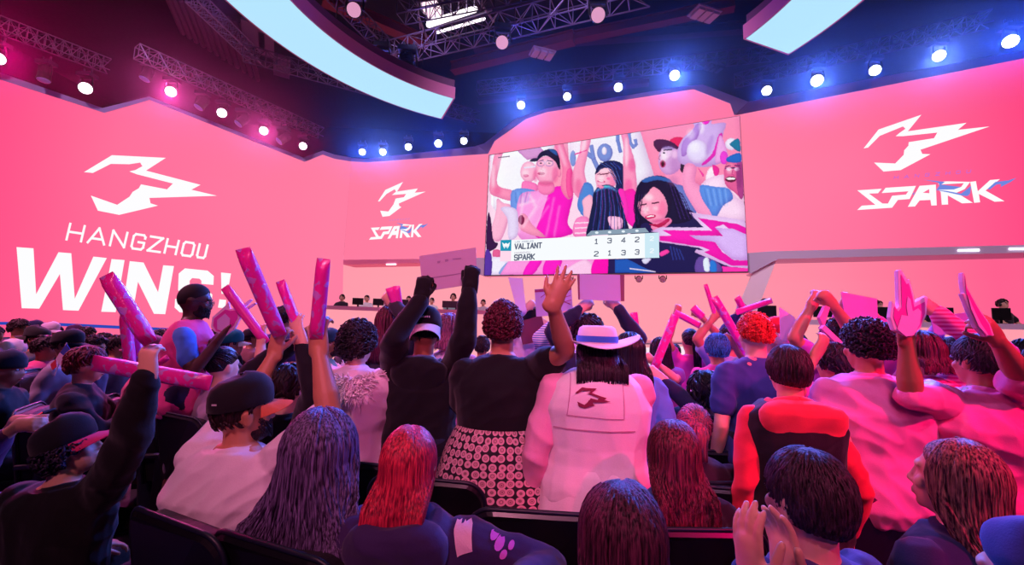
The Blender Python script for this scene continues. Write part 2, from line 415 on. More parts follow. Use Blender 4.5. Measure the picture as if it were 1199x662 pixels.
# stage platform
stz = 1.42
sf = [(-9.0, 16.2), (-4.5, 14.2), (.6, 11.2), (3.9, 9.6), (7.0, 8.6), (14.5, 6.0)]
back = [(14.8, 10.0), (7.6, 14.2), (-1.0, 18.2), (-8.2, 19.8)]
mb = MB(); pts = [(x, y, 0) for x, y in sf+back]
mb.prism([(x, y, stz-.02) for x, y in sf+back], (0, 0, -.2)); struct(put('stage_floor', mb, plain('d890a8', .35)))
FASC = ledmat('stage_front_screen', [(0, 'ffa0b0'), (.55, 'ffb0bc'), (.75, 'ff9cae'), (1, 'ff7096')], 'X', -9, 12)
mb = MB()
for (a, c) in zip(sf, sf[1:]):
    A, B = Vector((*a, 0)), Vector((*c, 0)); t = (B-A).normalized(); n = Vector((-t.y, t.x, 0))
    mb.prism([A+Vector((0, 0, .02)), B+Vector((0, 0, .02)), B+Vector((0, 0, stz)), A+Vector((0, 0, stz))], n*.15)
fa = struct(put('stage_front', mb, FASC))
# white glowing middle of the stage front with a thin dark lip
PF = VPlane(sf[2], sf[3])
mb = MB(); mb.prism(planar(PF, [(700, 409), (866, 404), (866, 470), (700, 470)], .03), -PF.n*.05); struct(put('stage_front_panel', mb, emis('ffe6f0', 1.0)))
mb = MB(); mb.prism(planar(PF, [(640, 403), (866, 401), (866, 402.6), (640, 404.6)], .06), -PF.n*.2); struct(put('trim_10', mb, plain('a89098', .5)))
PF2 = VPlane(sf[4], sf[5])
flat('word_lettering', PF2, [[(1176,413),(1182,413.5),(1187,430),(1191,414),(1197,414.5),(1203,432),(1207,416),(1213,416.5),(1206,442),(1199,441.5),(1193,425),(1189,440),(1183,439)], [(1217,417),(1223,417.5),(1219,443),(1213,442.5)],
    [(1227,418),(1232,418.4),(1241,434),(1244,419.5),(1250,420),(1246,446),(1240,445.5),(1232,431),(1229,444),(1223,443.6)]], WHITE, .02, fa)

# ------------------------------------------------------------------ ceiling ring light
RC = Vector((.2, 6.3, 0)); RO, RI, RZ = 5.75, 4.5, 7.5
def ring_light(a0, a1, label):
    root = empty('ring_light', (RC.x, RC.y, RZ))
    n = 56; A = [R_(a0+(a1-a0)*i/n) for i in range(n+1)]
    def P(r, a, z): return Vector((r*math.cos(a), r*math.sin(a), z))
    body = MB(); rs = []
    for a in A: rs.append([P(RI, a, 0), P(RO, a, 0), P(RO, a, .3), P(RI, a, .3)])
    body.rings(rs); put('housing', body, plain('e88ac4', .45), root)
    top = MB(); rs = []
    for a in A: rs.append([P(RI+.1, a, .3), P(RO-.1, a, .3), P(RO-.1, a, .55), P(RI+.1, a, .55)])
    top.rings(rs); put('upper_frame', top, plain('7a4a78', .6), root)
    lp = MB(); rs = []
    B = [a + (R_(.5) if i == 0 else -R_(.5) if i == n else 0) for i, a in enumerate(A)]
    for a in B: rs.append([P(RI+.03, a, -.012), P(RO-.05, a, -.012), P(RO-.05, a, -.002), P(RI+.03, a, -.002)])
    lp.rings(rs); put('diffuser', lp, emis('b4e6ff', 1.0), root)
    tag(root, label, 'ceiling light', 'arcs of the ceiling ring light')
    hb = MB()
    for i in range(4, n, 12):
        p = P((RI+RO)/2, A[i], .5); hb.tube([p, p+Vector((0, 0, 4.9))], .012, 6, round_=False)
    hb_o = put('hanging_cable', hb, BLACK, root)
ring_light(113.9, 235, 'long pale blue arc of the ceiling ring light over the left screens')
ring_light(-75, 20.4, 'pale blue arc of the ceiling ring light over the right screen')

# ------------------------------------------------------------------ trusses and ceiling clutter
def truss(p0, p1, s, bays, mat, label, rad=.022):
    p0, p1 = Vector(p0), Vector(p1); d = p1-p0; t = d.normalized(); u = t.cross(Vector((0, 0, 1))).normalized(); w = Vector((0, 0, 1))
    root = empty('lighting_truss', p0)
    ch = MB(); br = MB(); cs = [(u*a+w*b)*s/2 for a, b in ((-1, -1), (1, -1), (1, 1), (-1, 1))]
    for c in cs: ch.tube([c, d+c], rad, 6, round_=False)
    for i in range(bays):
        for k in range(4):
            a, b_ = cs[k], cs[(k+1) % 4]
            if (i+k) % 2: a, b_ = b_, a
            br.tube([a+d*(i/bays), b_+d*((i+1)/bays)], rad*.6, 5, round_=False)
            br.tube([a+d*(i/bays), b_+d*(i/bays)], rad*.6, 5, round_=False)
    put('chord', ch, mat, root); put('bracing', br, mat, root)
    tag(root, label, 'truss', 'ceiling trusses'); return root
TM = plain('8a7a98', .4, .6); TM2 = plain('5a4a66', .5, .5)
def up(px, py, z): return atZ(px, py, z)
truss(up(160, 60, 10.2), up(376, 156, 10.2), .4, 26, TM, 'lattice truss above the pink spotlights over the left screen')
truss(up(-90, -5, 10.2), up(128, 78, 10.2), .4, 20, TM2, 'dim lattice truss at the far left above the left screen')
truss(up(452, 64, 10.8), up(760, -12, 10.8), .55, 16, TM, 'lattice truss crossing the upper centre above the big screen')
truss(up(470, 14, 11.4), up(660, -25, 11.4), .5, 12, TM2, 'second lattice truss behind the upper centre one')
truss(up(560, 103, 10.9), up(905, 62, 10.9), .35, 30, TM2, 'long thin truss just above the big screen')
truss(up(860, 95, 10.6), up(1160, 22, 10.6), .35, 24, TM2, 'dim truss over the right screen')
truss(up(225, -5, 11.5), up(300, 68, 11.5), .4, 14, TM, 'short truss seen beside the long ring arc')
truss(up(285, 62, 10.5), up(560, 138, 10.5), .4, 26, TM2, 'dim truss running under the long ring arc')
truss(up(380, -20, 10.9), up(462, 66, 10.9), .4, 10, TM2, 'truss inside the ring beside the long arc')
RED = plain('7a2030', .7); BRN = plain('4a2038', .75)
def beam(p0, p1, w, h, mat, label, cat='beam', name='ceiling_beam'):
    p0, p1 = Vector(p0), Vector(p1); d = p1-p0; mid = (p0+p1)/2
    mb = MB(); mb.box((0, 0, 0), (d.length, w, h)); mb.box((0, 0, h/2), (d.length, w*1.6, h*.12)); mb.box((0, 0, -h/2), (d.length, w*1.6, h*.12))
    o = put(name, mb, mat, loc=mid, rot=(0, 0, math.atan2(d.y, d.x))); tag(o, label, cat); return o
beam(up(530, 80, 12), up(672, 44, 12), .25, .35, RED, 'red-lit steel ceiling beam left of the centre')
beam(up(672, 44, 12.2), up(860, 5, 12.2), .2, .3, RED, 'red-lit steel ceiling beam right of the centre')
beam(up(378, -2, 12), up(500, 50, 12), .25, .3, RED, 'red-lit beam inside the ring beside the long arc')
beam(up(555, 55, 12.4), up(900, 30, 12.4), .2, .3, BRN, 'brown ceiling beam behind the trusses')
beam(up(560, 118, 12), up(760, 96, 12), .2, .2, BRN, 'low brown ceiling beam over the big screen')
beam(up(385, 40, 12.3), up(480, 100, 12.3), .3, .2, BRN, 'brown duct over the long ring arc', 'duct', 'air_duct')
# corrugated panels seen outside the long arc
mb = MB()
for i in range(12):
    p = up(196+i*8, -4+i*3, 12.2); q = up(214+i*8, 38+i*5, 12.2); mb.tube([p, q], .1, 8)
tag(put('ceiling_panel', mb, plain('6a3a58', .7)), 'ribbed ceiling panel to the left of the long ring arc', 'panel')
for i, (x, y, w) in enumerate([(297, 40, .7), (312, 52, .5), (330, 78, .6)]):
    mb = MB(); mb.box((0, 0, 0), (w, 1.5, .12)); mb.box((0, 0, .08), (w*.7, 1.2, .1))
    o = put('ceiling_panel', mb, plain('7a5a80', .7), loc=up(x, y, 12), rot=(0, 0, .5)); tag(o, ['grey ceiling panel nearest the truss beside the long arc', 'grey ceiling panel between two others beside the long arc', 'grey ceiling panel lowest beside the long ring arc'][i], 'panel')
# bright gantry at the top
g = empty('work_light_gantry', up(525, 25, 11.5))
gp = g.location
def rel(px, py, z): return up(px, py, z)-gp
mb = MB()
for a, b_, r in (((502, 29), (556, 11), .09), ((512, 38), (567, 22), .045), ((500, 25), (552, 9), .03)):
    mb.tube([rel(*a, 11.5), rel(*b_, 11.5)], r, 8)
put('tube_lamp', mb, emis('fff0fa', 2.2), g)
mb = MB(); mb.ell(rel(505, 10, 11.8), (.32, .5, .06)); mb.ell(rel(508, 20, 11.8), (.2, .2, .05)); put('lamp_glare', mb, emis('ffd8e8', 1.6), g)  # white glare put in as two glowing discs
mb = MB()
for i in range(9):
    a = rel(492+i*9, 34-i*3.2, 11.6); mb.tube([a, a+Vector((.1, -.9, .2))], .02, 5)
for a, b_ in (((488, 2), (556, -8)), ((485, 40), (575, 12)), ((490, 20), (500, 45)), ((558, -3), (578, 25))): mb.tube([rel(*a, 11.7), rel(*b_, 11.7)], .04, 6)
put('frame', mb, TM, g); tag(g, 'brightly lit gantry with white tube lamps at the top centre', 'gantry')
for i, (x, y, s, lb) in enumerate([(635, 64, 1.0, 'pale slatted ceiling vent above the big screen'), (825, 18, 1.0, 'pale slatted ceiling vent left of the right ring arc'), (836, 80, .8, 'dim slatted ceiling vent above the notch in the screen edge')]):
    mb = MB()
    for k in range(3): mb.box(((k-1)*.25*s, 0, 0), (.2*s, .4*s, .08))
    mb.box((0, 0, .06), (.8*s, .5*s, .04))
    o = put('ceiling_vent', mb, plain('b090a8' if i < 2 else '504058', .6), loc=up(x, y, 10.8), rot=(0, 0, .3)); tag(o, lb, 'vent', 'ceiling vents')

# ------------------------------------------------------------------ moving-head spotlights
LENSP = emis('fff2fa', 6.0); LENSB = emis('f4f8ff', 8.0); LENSD = emis('e8a0c8', .9)
def fixture(loc, aim, size, lens, label, group):
    loc = Vector(loc); root = empty('spotlight', loc)
    d = (Vector(aim)-loc).normalized(); q = d.to_track_quat('Z', 'Y').to_matrix().to_4x4()
    hd = MB()
    prof = [(-.26, .07), (-.24, .11), (-.1, .125), (.05, .13), (.12, .145), (.15, .145)]
    hd.rings([[Vector((r*math.cos(2*PI*j/18), r*math.sin(2*PI*j/18), z)) for j in range(18)] for z, r in prof])
    for k in range(5): hd.rings([[Vector((.137*math.cos(2*PI*j/18), .137*math.sin(2*PI*j/18), -.2+k*.03+zz)) for j in range(18)] for zz in (0, .012)])
    hd.xf(q @ Matrix.Scale(size, 4)); put('lamp_head', hd, BLACK, root, smooth=False)
    ln = MB(); ln.rings([[Vector((r*math.cos(2*PI*j/20), r*math.sin(2*PI*j/20), z)) for j in range(20)] for z, r in ((.151, .13), (.165, .12), (.175, .08), (.18, .02))])
    ln.xf(q @ Matrix.Scale(size, 4)); put('lens', ln, lens, root, smooth=True)
    yk = MB(); s = size
    yk.tube([(-.17*s, 0, 0), (-.175*s, 0, .12*s), (-.15*s, 0, .26*s), (.15*s, 0, .26*s), (.175*s, 0, .12*s), (.17*s, 0, 0)], .022*s, 6, round_=False)
    put('yoke', yk, BLACK, root)
    bs = MB(); bs.box((0, 0, .33*s), (.36*s, .24*s, .1*s)); bs.tube([(-.1*s, 0, .38*s), (-.1*s, 0, .5*s)], .02*s, 6); bs.tube([(.1*s, 0, .38*s), (.1*s, 0, .5*s)], .02*s, 6)
    put('base', bs, plain('1c1a30', .5), root)
    tag(root, label, 'spotlight', group); return root
def wallpt(pl, px, py, off): return pl.hit(px, py, off)
PK = [(-3, 68), (100, 103), (200, 107), (260, 132), (309, 153), (355, 171)]
ords = ['first', 'second', 'third', 'fourth', 'fifth', 'sixth']
for i, (x, y) in enumerate(PK):
    p = wallpt(PL, x, y, .9)
    fixture(p, (-2, 2, 1.6), [1.3, 1.3, 1.25, 1.2, 1.15, 1.1][i], LENSP, ['pink-glowing spotlight cut by the left edge above the left screen', 'pink spotlight above the first notch of the left screen', 'pink spotlight above the peak of the left screen edge', 'pink spotlight second after the peak of the left screen edge', 'pink spotlight third after the peak of the left screen edge', 'pink spotlight nearest the inner end of the left screen'][i], 'pink spotlights over the left screen')
BL = [(424, 178, PM), (448, 178, PM), (478, 172, PM), (513, 168, PM), (543, 165, PM), (610, 123, PC), (664, 113, PC), (724, 102, PC), (790, 88, PC), (898, 106, PR), (957, 94, PR), (1025, 82, PR), (1100, 65, PR), (1184, 48, PR)]
BLn = ['blue-white spotlight leftmost in the row over the centre-left screen', 'small blue-white spotlight second in the row over the centre-left screen', 'small blue-white spotlight in the middle of the row over the centre-left screen', 'brighter blue-white spotlight fourth over the centre-left screen', 'blue-white spotlight nearest the slanted corner of the centre screen', 'flaring blue spotlight at the left slope of the centre screen top', 'blue-white spotlight second from left above the big screen', 'blue-white spotlight third from left above the big screen', 'large blue-white spotlight above the right part of the big screen', 'blue-white spotlight just right of the notch by the right screen', 'flaring blue-white spotlight second over the right screen', 'blue-white spotlight in the middle over the right screen', 'large blue-white spotlight fourth over the right screen', 'largest flaring blue-white spotlight at the right edge']
BPOS = []
for i, (x, y, pl) in enumerate(BL):
    p = wallpt(pl, x, y, .9); BPOS.append(p)
    fixture(p, (.3, 1.5, 1.6), [1.0, 1.0, 1.0, 1.1, 1.0, 1.05, 1.0, 1.05, 1.15, 1.0, 1.15, 1.0, 1.0, 1.1][i], LENSB, BLn[i], 'blue spotlights over the screens')
for i, (x, y, sz) in enumerate([(415, 12, 1.3), (447, 70, 1.3), (588, 50, 1.3), (700, 18, 1.3), (477, 78, 1.6)]):
    fixture(up(x, y, 9.6), (0 if i < 4 else -3, -3, 0) if i < 4 else (-3, 14, 2), sz, LENSD if i < 4 else BLACK, ['unlit-looking pink lens spotlight at the top inside the ring', 'pink-lens spotlight beside the end of the long ring arc', 'pink-lens spotlight hanging under the centre truss', 'pink-lens spotlight at the top right end of the centre truss', 'dark spotlight hanging in front of the long ring arc'][i], 'idle spotlights on the inner trusses')
for i, (x, y) in enumerate([(52, 88), (172, 88), (236, 122), (283, 142), (331, 163)]):
    fixture(wallpt(PL, x, y, 1.2), (-14, 12, 2), 1.2, plain('7088d0', .3), ['dark tilted spotlight at the far left between two pink ones', 'dark spotlight between the two pink ones nearest the notch', 'dark spotlight left of the second small pink one', 'dark spotlight between the third and fourth pink ones', 'dark spotlight between the last two pink ones'][i], 'dark spotlights between the pink ones')
# small round lamps under the big screen
for i, (x, y) in enumerate([(667, 327), (748, 327), (776, 327)]):
    fixture(PC.hit(x, y, -.35), (2, 5, 1), .75, plain('f0e8f0', .2), ['small round lamp under the left half of the big screen', 'small round lamp under the right half of the big screen, inner of the pair', 'small round lamp under the right half of the big screen, outer of the pair'][i], 'small lamps under the big screen')
# ================================================================== the big screen over the stage
JB = (573, 182), (866, 136), (876, 318), (567, 322.5)
jr = empty('video_screen', PC.hit(720, 240, .3)); jl = jr.location
PJ = VPlane(PC.a + PC.n*.3, PC.b + PC.n*.3)
mb = MB(); mb.prism([p-jl for p in planar(PJ, [(572.5, 181.5), (866.5, 135.5), (876.5, 318.5), (566.5, 323)])], -PJ.n*.28); put('cabinet', mb, plain('18141c', .5), jr)
tag(jr, 'big video screen over the stage showing cheering fans and a score', 'video screen')
def clip(poly):
    Q = list(JB)
    for i in range(4):
        ax, ay = Q[i]; bx, by = Q[(i+1) % 4]; ins = lambda p: (bx-ax)*(p[1]-ay)-(by-ay)*(p[0]-ax) >= 0
        out = []
        for j in range(len(poly)):
            p, q = poly[j-1], poly[j]; pi, qi = ins(p), ins(q)
            if pi != qi:
                d1 = (bx-ax)*(p[1]-ay)-(by-ay)*(p[0]-ax); d2 = (bx-ax)*(q[1]-ay)-(by-ay)*(q[0]-ax); t = d1/(d1-d2)
                out.append((p[0]+(q[0]-p[0])*t, p[1]+(q[1]-p[1])*t))
            if qi: out.append(q)
        poly = out
        if len(poly) < 3: return []
    return poly
def smoothpoly(P, n=5):
    out = []; m = len(P)
    for i in range(m):
        p0, p1, p2, p3 = [np.array(P[(i+k-1) % m], float) for k in range(4)]
        for s in range(n):
            t = s/n; out.append(tuple(.5*((2*p1)+(-p0+p2)*t+(2*p0-5*p1+4*p2-p3)*t*t+(-p0+3*p1-3*p2+p3)*t**3)))
    return out
cA, cB, cC, cD = crop(560, 130, 6.306), crop(720, 130, 6.306), crop(560, 225, 6.306), crop(720, 225, 6.306)
ID = lambda p: p
# the picture on the screen is painted into a small canvas (photo px * 2) and shown as the colours of a fine grid
QX, QY, QS = 564, 133, 2.0; QW, QH = int(316*QS), int(192*QS)
CAN = np.zeros((QH, QW, 3), np.float32)
def blur(a, r):
    r = max(1, int(round(r)))
    for _ in range(2):
        for ax in (0, 1):
            p = np.pad(a, [(r+1, r) if k == ax else (0, 0) for k in (0, 1)], mode='edge'); c = np.cumsum(p, axis=ax)
            a = (c[2*r+1:]-c[:-2*r-1] if ax == 0 else c[:, 2*r+1:]-c[:, :-2*r-1])/(2*r+1)
    return a
def raster(pts, soft):
    P = np.array([((x-QX)*QS, (y-QY)*QS) for x, y in pts]); m = int(soft*4)+3
    x0, y0 = np.floor(P.min(0)).astype(int)-m; x1, y1 = np.ceil(P.max(0)).astype(int)+m
    x0, y0 = max(0, x0), max(0, y0); x1, y1 = min(QW, x1), min(QH, y1)
    if x1-x0 < 2 or y1-y0 < 2: return None
    ss = 2; X = (np.arange((x1-x0)*ss)+.5)/ss+x0; Y = (np.arange((y1-y0)*ss)+.5)/ss+y0
    ins = np.zeros((len(Y), len(X)), bool)
    for k in range(len(P)):
        ax, ay = P[k-1]; bx, by = P[k]
        if ay == by: continue
        c = (Y >= min(ay, by)) & (Y < max(ay, by))
        xi = ax+(Y-ay)*(bx-ax)/(by-ay); ins ^= c[:, None] & (X[None, :] < xi[:, None])
    M = ins.astype(np.float32).reshape(y1-y0, ss, x1-x0, ss).mean((1, 3))
    if soft > 0: M = blur(M, soft)
    return M, x0, y0, x1, y1
AUTO = [.22]
def S(col, pts, mp=ID, sm=True, soft=0.0, op=1.0, vol=None):
    pts = [mp(p) for p in pts]
    if sm: pts = smoothpoly(pts)
    R = raster(pts, soft*QS)
    if R is None: return
    M, x0, y0, x1, y1 = R; c = np.array([int(col[i:i+2], 16)/255 for i in (0, 2, 4)], np.float32)
    ext = min(x1-x0, y1-y0); v = AUTO[0] if vol is None else vol
    C = np.broadcast_to(c, M.shape+(3,)).copy()
    if v > 0 and soft == 0 and ext > 16:
        r = max(2, min(14, ext*.10)); Bm = blur(M, r)
        sh = np.roll(np.roll(Bm, int(r*.6), 1), int(r*.6), 0)
        e = np.clip((1-Bm)*1.3, 0, 1)*v+np.clip(Bm-sh, -1, 1)*(-v*1.2)
        C = C*(1-np.clip(e, -.25, .6)[..., None]*np.array([.55, 1.0, .55], np.float32))
    a = (M*op)[..., None]; CAN[y0:y1, x0:x1] = CAN[y0:y1, x0:x1]*(1-a)+np.clip(C, 0, 1)*a
def EL(col, cx, cy, rx, ry, mp=ID, rot=0, n=18):
    c, s = math.cos(rot), math.sin(rot)
    S(col, [(cx+rx*math.cos(2*PI*i/n)*c-ry*math.sin(2*PI*i/n)*s, cy+rx*math.cos(2*PI*i/n)*s+ry*math.sin(2*PI*i/n)*c) for i in range(n)], mp, False)
def LN(col, pts, w, mp=ID, soft=0.0, op=1.0):
    for a, b in zip(pts, pts[1:]):
        a, b = np.array(a, float), np.array(b, float); d = b-a; L = np.linalg.norm(d); d /= L; n = np.array([-d[1], d[0]])*w/2; e = d*w*.3
        S(col, [tuple(a-e+n), tuple(a-e-n), tuple(b+e-n), tuple(b+e+n)], mp, False, soft, op)
S('ffd8ee', JB, sm=False)
S('ff8cb6', [(745, 148), (870, 130), (880, 225), (800, 215), (765, 210)], sm=False)
S('ff9cbc', [(664, 150), (668, 220), (640, 250), (650, 160)], sm=False)
S('f8f6ff', [(575, 170), (650, 165), (640, 230), (590, 260), (575, 240)], sm=False)
S('da98d0', [(260, 268), (340, 250), (430, 240), (490, 300), (430, 350), (360, 362)], cA, False)
S('f2ecfc', [(664, 155), (747, 145), (766, 206), (735, 232), (690, 232), (668, 205)], sm=False)
EL('8098dc', 700, 350, 22, 60, cA); EL('7a90d8', 935, 308, 58, 68, cA); EL('f2ecfc', 930, 295, 18, 30, cA)
LN('7a90d8', [(800, 310), (850, 350), (880, 420)], 34, cA); LN('7a90d8', [(835, 260), (850, 350)], 30, cA)
LN('7088d4', [(1030, 170), (1030, 220), (1050, 300)], 26, cA)
LN('7a90d8', [(148, 140), (118, 135), (105, 170), (112, 230), (135, 268), (158, 245), (150, 215)], 24, cB)
# far faces
EL('ffb4d4', 372, 450, 62, 78, cA); S('2a2040', [(380, 372), (400, 352), (440, 350), (430, 372)], cA); LN('e8e0f8', [(340, 420), (420, 410)], 12, cA); EL('d84888', 352, 478, 20, 12, cA)
S('ff7cc0', [(330, 520), (430, 540), (430, 600), (330, 600)], cA)
# left man with raised arms
S('ff94bc', [(130, 285), (192, 278), (172, 350), (140, 540), (255, 590), (250, 662), (150, 640), (85, 600), (92, 480)], cA)
S('ff3c90', [(130, 285), (190, 280), (185, 310), (150, 320)], cA)
LN('301838', [(150, 345), (230, 335)], 7, cA)
S('7098e8', [(250, 590), (420, 588), (400, 662), (310, 800), (255, 800)], cA)
S('ff9ce4', [(310, 620), (430, 590), (580, 570), (660, 600), (600, 900), (400, 960), (300, 930), (280, 780)], cA)
S('ff1ec4', [(540, 580), (640, 560), (700, 620), (660, 820), (700, 900), (580, 940), (500, 940), (420, 920), (470, 760)], cA)
for x0, y0, x1, y1 in ((560, 640, 500, 930), (600, 700, 560, 930), (400, 700, 480, 640), (380, 780, 520, 640), (470, 620, 380, 830), (420, 850, 520, 700)): LN('ffb8ec', [(x0, y0), (x1, y1)], 10, cA, .8, .7)
S('ff84bc', [(450, 520), (545, 520), (560, 590), (500, 622), (445, 590)], cA)
S('ffa8cc', [(428, 380), (470, 340), (540, 340), (590, 400), (585, 470), (545, 530), (490, 545), (440, 510), (424, 450)], cA)
EL('ff90b8', 597, 455, 16, 34, cA)
S('1c1834', [(430, 372), (455, 312), (520, 282), (572, 290), (600, 350), (606, 430), (590, 420), (572, 380), (540, 350), (500, 330), (460, 345)], cA)
S('2a5aa0', [(520, 284), (570, 292), (585, 330), (550, 310)], cA)
for cx in (462, 524): 
    LN('b080c0', [(cx+28*math.cos(t), 388+20*math.sin(t)) for t in [2*PI*i/12 for i in range(13)]], 5, cA); EL('301828', cx, 386, 8, 5, cA)
EL('c82468', 466, 462, 28, 12, cA); EL('901848', 466, 464, 18, 4, cA); LN('e080a8', [(478, 400), (462, 432), (480, 438)], 5, cA)
S('ff80b0', [(555, 222), (615, 215), (655, 320), (695, 440), (705, 600), (665, 655), (610, 570), (622, 430), (590, 320)], cA); LN('401030', [(558, 238), (605, 228)], 7, cA)
S('ff58a4', [(655, 440), (695, 440), (705, 600), (670, 640), (650, 560)], cA)
# hands and arms low left
S('ffb4d4', [(140, 50), (185, 80), (240, 100), (225, 200), (170, 350), (110, 355), (95, 280), (130, 150)], cC); S('e8d8f8', [(165, 120), (235, 110), (290, 150), (290, 320), (225, 345), (215, 200)], cC)
S('ff9cc0', [(310, 170), (350, 165), (400, 240), (490, 320), (480, 335), (370, 310), (300, 260)], cC); EL('801848', 318, 205, 22, 36, cC)
S('3a1848', [(70, 165), (92, 195), (110, 350), (145, 380), (120, 420), (60, 420)], cC); S('e86098', [(110, 430), (160, 430), (160, 480), (110, 480)], cC)
S('f2ecff', [(95, 480), (170, 480), (230, 520), (200, 612), (90, 612)], cC, False); S('5a34a4', [(58, 430), (98, 470), (95, 612), (42, 612)], cC); S('8aa0e0', [(150, 600), (215, 520), (232, 612)], cC)
S('ff98e0', [(225, 505), (620, 500), (1072, 490), (1072, 612), (160, 612)], cC, False); S('ff20c8', [(380, 512), (470, 505), (400, 612), (330, 612)], cC); S('ff20c8', [(500, 505), (620, 505), (560, 612), (480, 612)], cC); S('ffc8ec', [(660, 560), (800, 500), (860, 612), (640, 612)], cC)
S('ff10b4', [(860, 498), (965, 496), (960, 612), (840, 612)], cC); S('241c54', [(960, 496), (1100, 490), (1100, 612), (955, 612)], cC, False)
# middle woman
S('ff9cc4', [(770, 185), (832, 182), (812, 300), (785, 440), (800, 560), (745, 645), (690, 560), (700, 440), (745, 310)], cA); LN('ff3ca0', [(715, 320), (800, 290)], 9, cA)
S('5088d8', [(790, 528), (850, 565), (845, 700), (800, 790), (735, 720), (745, 620)], cA)
S('ffb4d0', [(868, 440), (920, 405), (1000, 420), (1020, 500), (1000, 560), (930, 570), (870, 540)], cA)
S('1a2258', [(862, 470), (885, 405), (940, 372), (1010, 368), (1068, 400), (1090, 500), (1070, 590), (1015, 575), (1018, 500), (980, 430), (920, 425)], cA)
LN('601838', [(900, 470), (960, 462)], 8, cA); EL('d83070', 908, 520, 30, 11, cA, .1); EL('fff0f8', 908, 517, 22, 5, cA, .1); EL('d890b8', 950, 478, 8, 6, cA)
S('ff94c0', [(40, 135), (85, 135), (110, 250), (150, 400), (155, 640), (70, 662), (62, 400), (60, 250)], cB); S('ff20b4', [(40, 620), (150, 590), (165, 850), (110, 840), (60, 760)], cB)
# dark-haired profile in the middle
S('ffb8d4', [(770, 60), (830, 20), (850, 100), (830, 200), (780, 180), (775, 120)], cC); S('ff88c8', [(720, 200), (810, 190), (820, 320), (705, 325)], cC); 
for y in (225, 262, 300): LN('ffd8f0', [(715, y+5), (810, y)], 10, cC)
S('ffb0d0', [(880, 530), (960, 535), (1010, 590), (960, 640), (880, 600)], cA); S('ff30b8', [(1030, 600), (1080, 590), (1110, 760), (1060, 800)], cA)
S('18204a', [(842, 680), (852, 610), (880, 566), (920, 548), (965, 545), (1005, 562), (1038, 605), (1056, 680), (1085, 780), (1110, 900), (1000, 930), (900, 890), (800, 930), (820, 800)], cA)
for i in range(6): LN('3050a8' if i % 2 else '5a2070', [(885+i*26, 570), (870+i*34, 740), (840+i*42, 900)], 6, cA)
S('ffc0e4', [(955, 190), (1010, 180), (1060, 195), (1066, 250), (1040, 275), (985, 270)], cC)
S('4a90d8', [(862, 600), (885, 572), (925, 554), (965, 551), (1000, 566), (1026, 600), (985, 580), (940, 574), (900, 586)], cA, soft=.5, op=.9); S('60e8e0', [(900, 566), (940, 553), (980, 560), (940, 562)], cA, soft=.4)
LN('3048a0', [(1000, 380), (1050, 430)], 10, cA, .5)
S('ff90bc', [(880, 545), (930, 560), (900, 575)], cA); LN('3048a0', [(1000, 380), (1050, 430)], 10, cA); EL('ff78b0', 960, 500, 14, 10, cA); 
# shouting man in a cap
S('ff94c4', [(370, 420), (490, 400), (545, 560), (440, 560), (380, 520)], cB); S('dca4e0', [(335, 290), (400, 255), (475, 290), (490, 400), (440, 460), (380, 470), (335, 430), (322, 370)], cB)
S('f0c8f0', [(345, 290), (400, 270), (430, 300), (400, 360), (350, 350)], cB); EL('d04080', 354, 390, 20, 30, cB); EL('481028', 354, 390, 13, 22, cB); LN('382040', [(360, 290), (420, 285)], 9, cB); EL('302038', 500, 420, 18, 36, cB)
S('6a78c8', [(390, 520), (450, 540), (530, 570), (600, 700), (580, 800), (480, 780), (420, 662)], cB)
S('e82460', [(400, 225), (440, 195), (500, 198), (530, 250), (500, 300), (460, 275), (430, 250)], cB); S('4c1c48', [(284, 240), (305, 212), (370, 212), (430, 235), (470, 270), (455, 282), (400, 262), (350, 275), (330, 305), (298, 275)], cB)
# raised foam hand
S('d4b0ee', [(560, 62), (620, 60), (710, 42), (715, 95), (760, 90), (820, 95), (795, 200), (835, 340), (770, 390), (650, 415), (485, 388), (462, 300), (500, 205), (585, 120)], cB)
S('b888e0', [(500, 230), (560, 170), (600, 100), (640, 100), (600, 220), (520, 330), (490, 320)], cB); EL('e6d8fc', 610, 300, 82, 88, cB); S('f02cc0', [(640, 392), (720, 310), (765, 180), (795, 175), (770, 290), (700, 370), (660, 398)], cB)
S('ff18c8', [(640, 48), (705, 44), (690, 92), (650, 96)], cB); S('f0a8e8', [(770, 190), (800, 210), (835, 340), (780, 380), (740, 370)], cB); EL('f040d8', 805, 345, 30, 50, cB)
S('ff9ccc', [(520, 395), (600, 410), (592, 520), (640, 560), (700, 662), (760, 800), (640, 780), (560, 680), (498, 540)], cB); S('ff40a8', [(610, 415), (660, 470), (650, 490)], cB, False); S('ffe8f8', [(700, 420), (760, 430), (700, 560), (670, 500)], cB); S('f02898', [(720, 400), (770, 430), (745, 505)], cB)
# right-hand man
EL('f0e8fc', 860, 245, 45, 45, cB); S('1878a0', [(850, 240), (915, 205), (925, 300), (870, 270)], cB); S('fcd8f4', [(640, 540), (800, 470), (840, 560), (900, 640), (960, 700), (960, 820), (740, 800), (700, 700)], cB)
S('e45c98', [(815, 400), (850, 360), (925, 365), (945, 470), (945, 640), (880, 600), (820, 550), (805, 470)], cB); S('b03c88', [(900, 380), (945, 400), (945, 640), (905, 600)], cB)
S('2068c8', [(828, 345), (920, 310), (930, 375), (840, 378)], cB); LN('302058', [(815, 425), (870, 420), (925, 425)], 9, cB); EL('f0b8e0', 840, 430, 20, 14, cB); EL('f0b8e0', 900, 430, 20, 14, cB); EL('601838', 855, 505, 40, 22, cB); EL('fff4fa', 855, 500, 34, 9, cB)
S('5c90e8', [(630, 550), (740, 560), (840, 575), (870, 650), (800, 700), (740, 790), (690, 720), (640, 640)], cB)
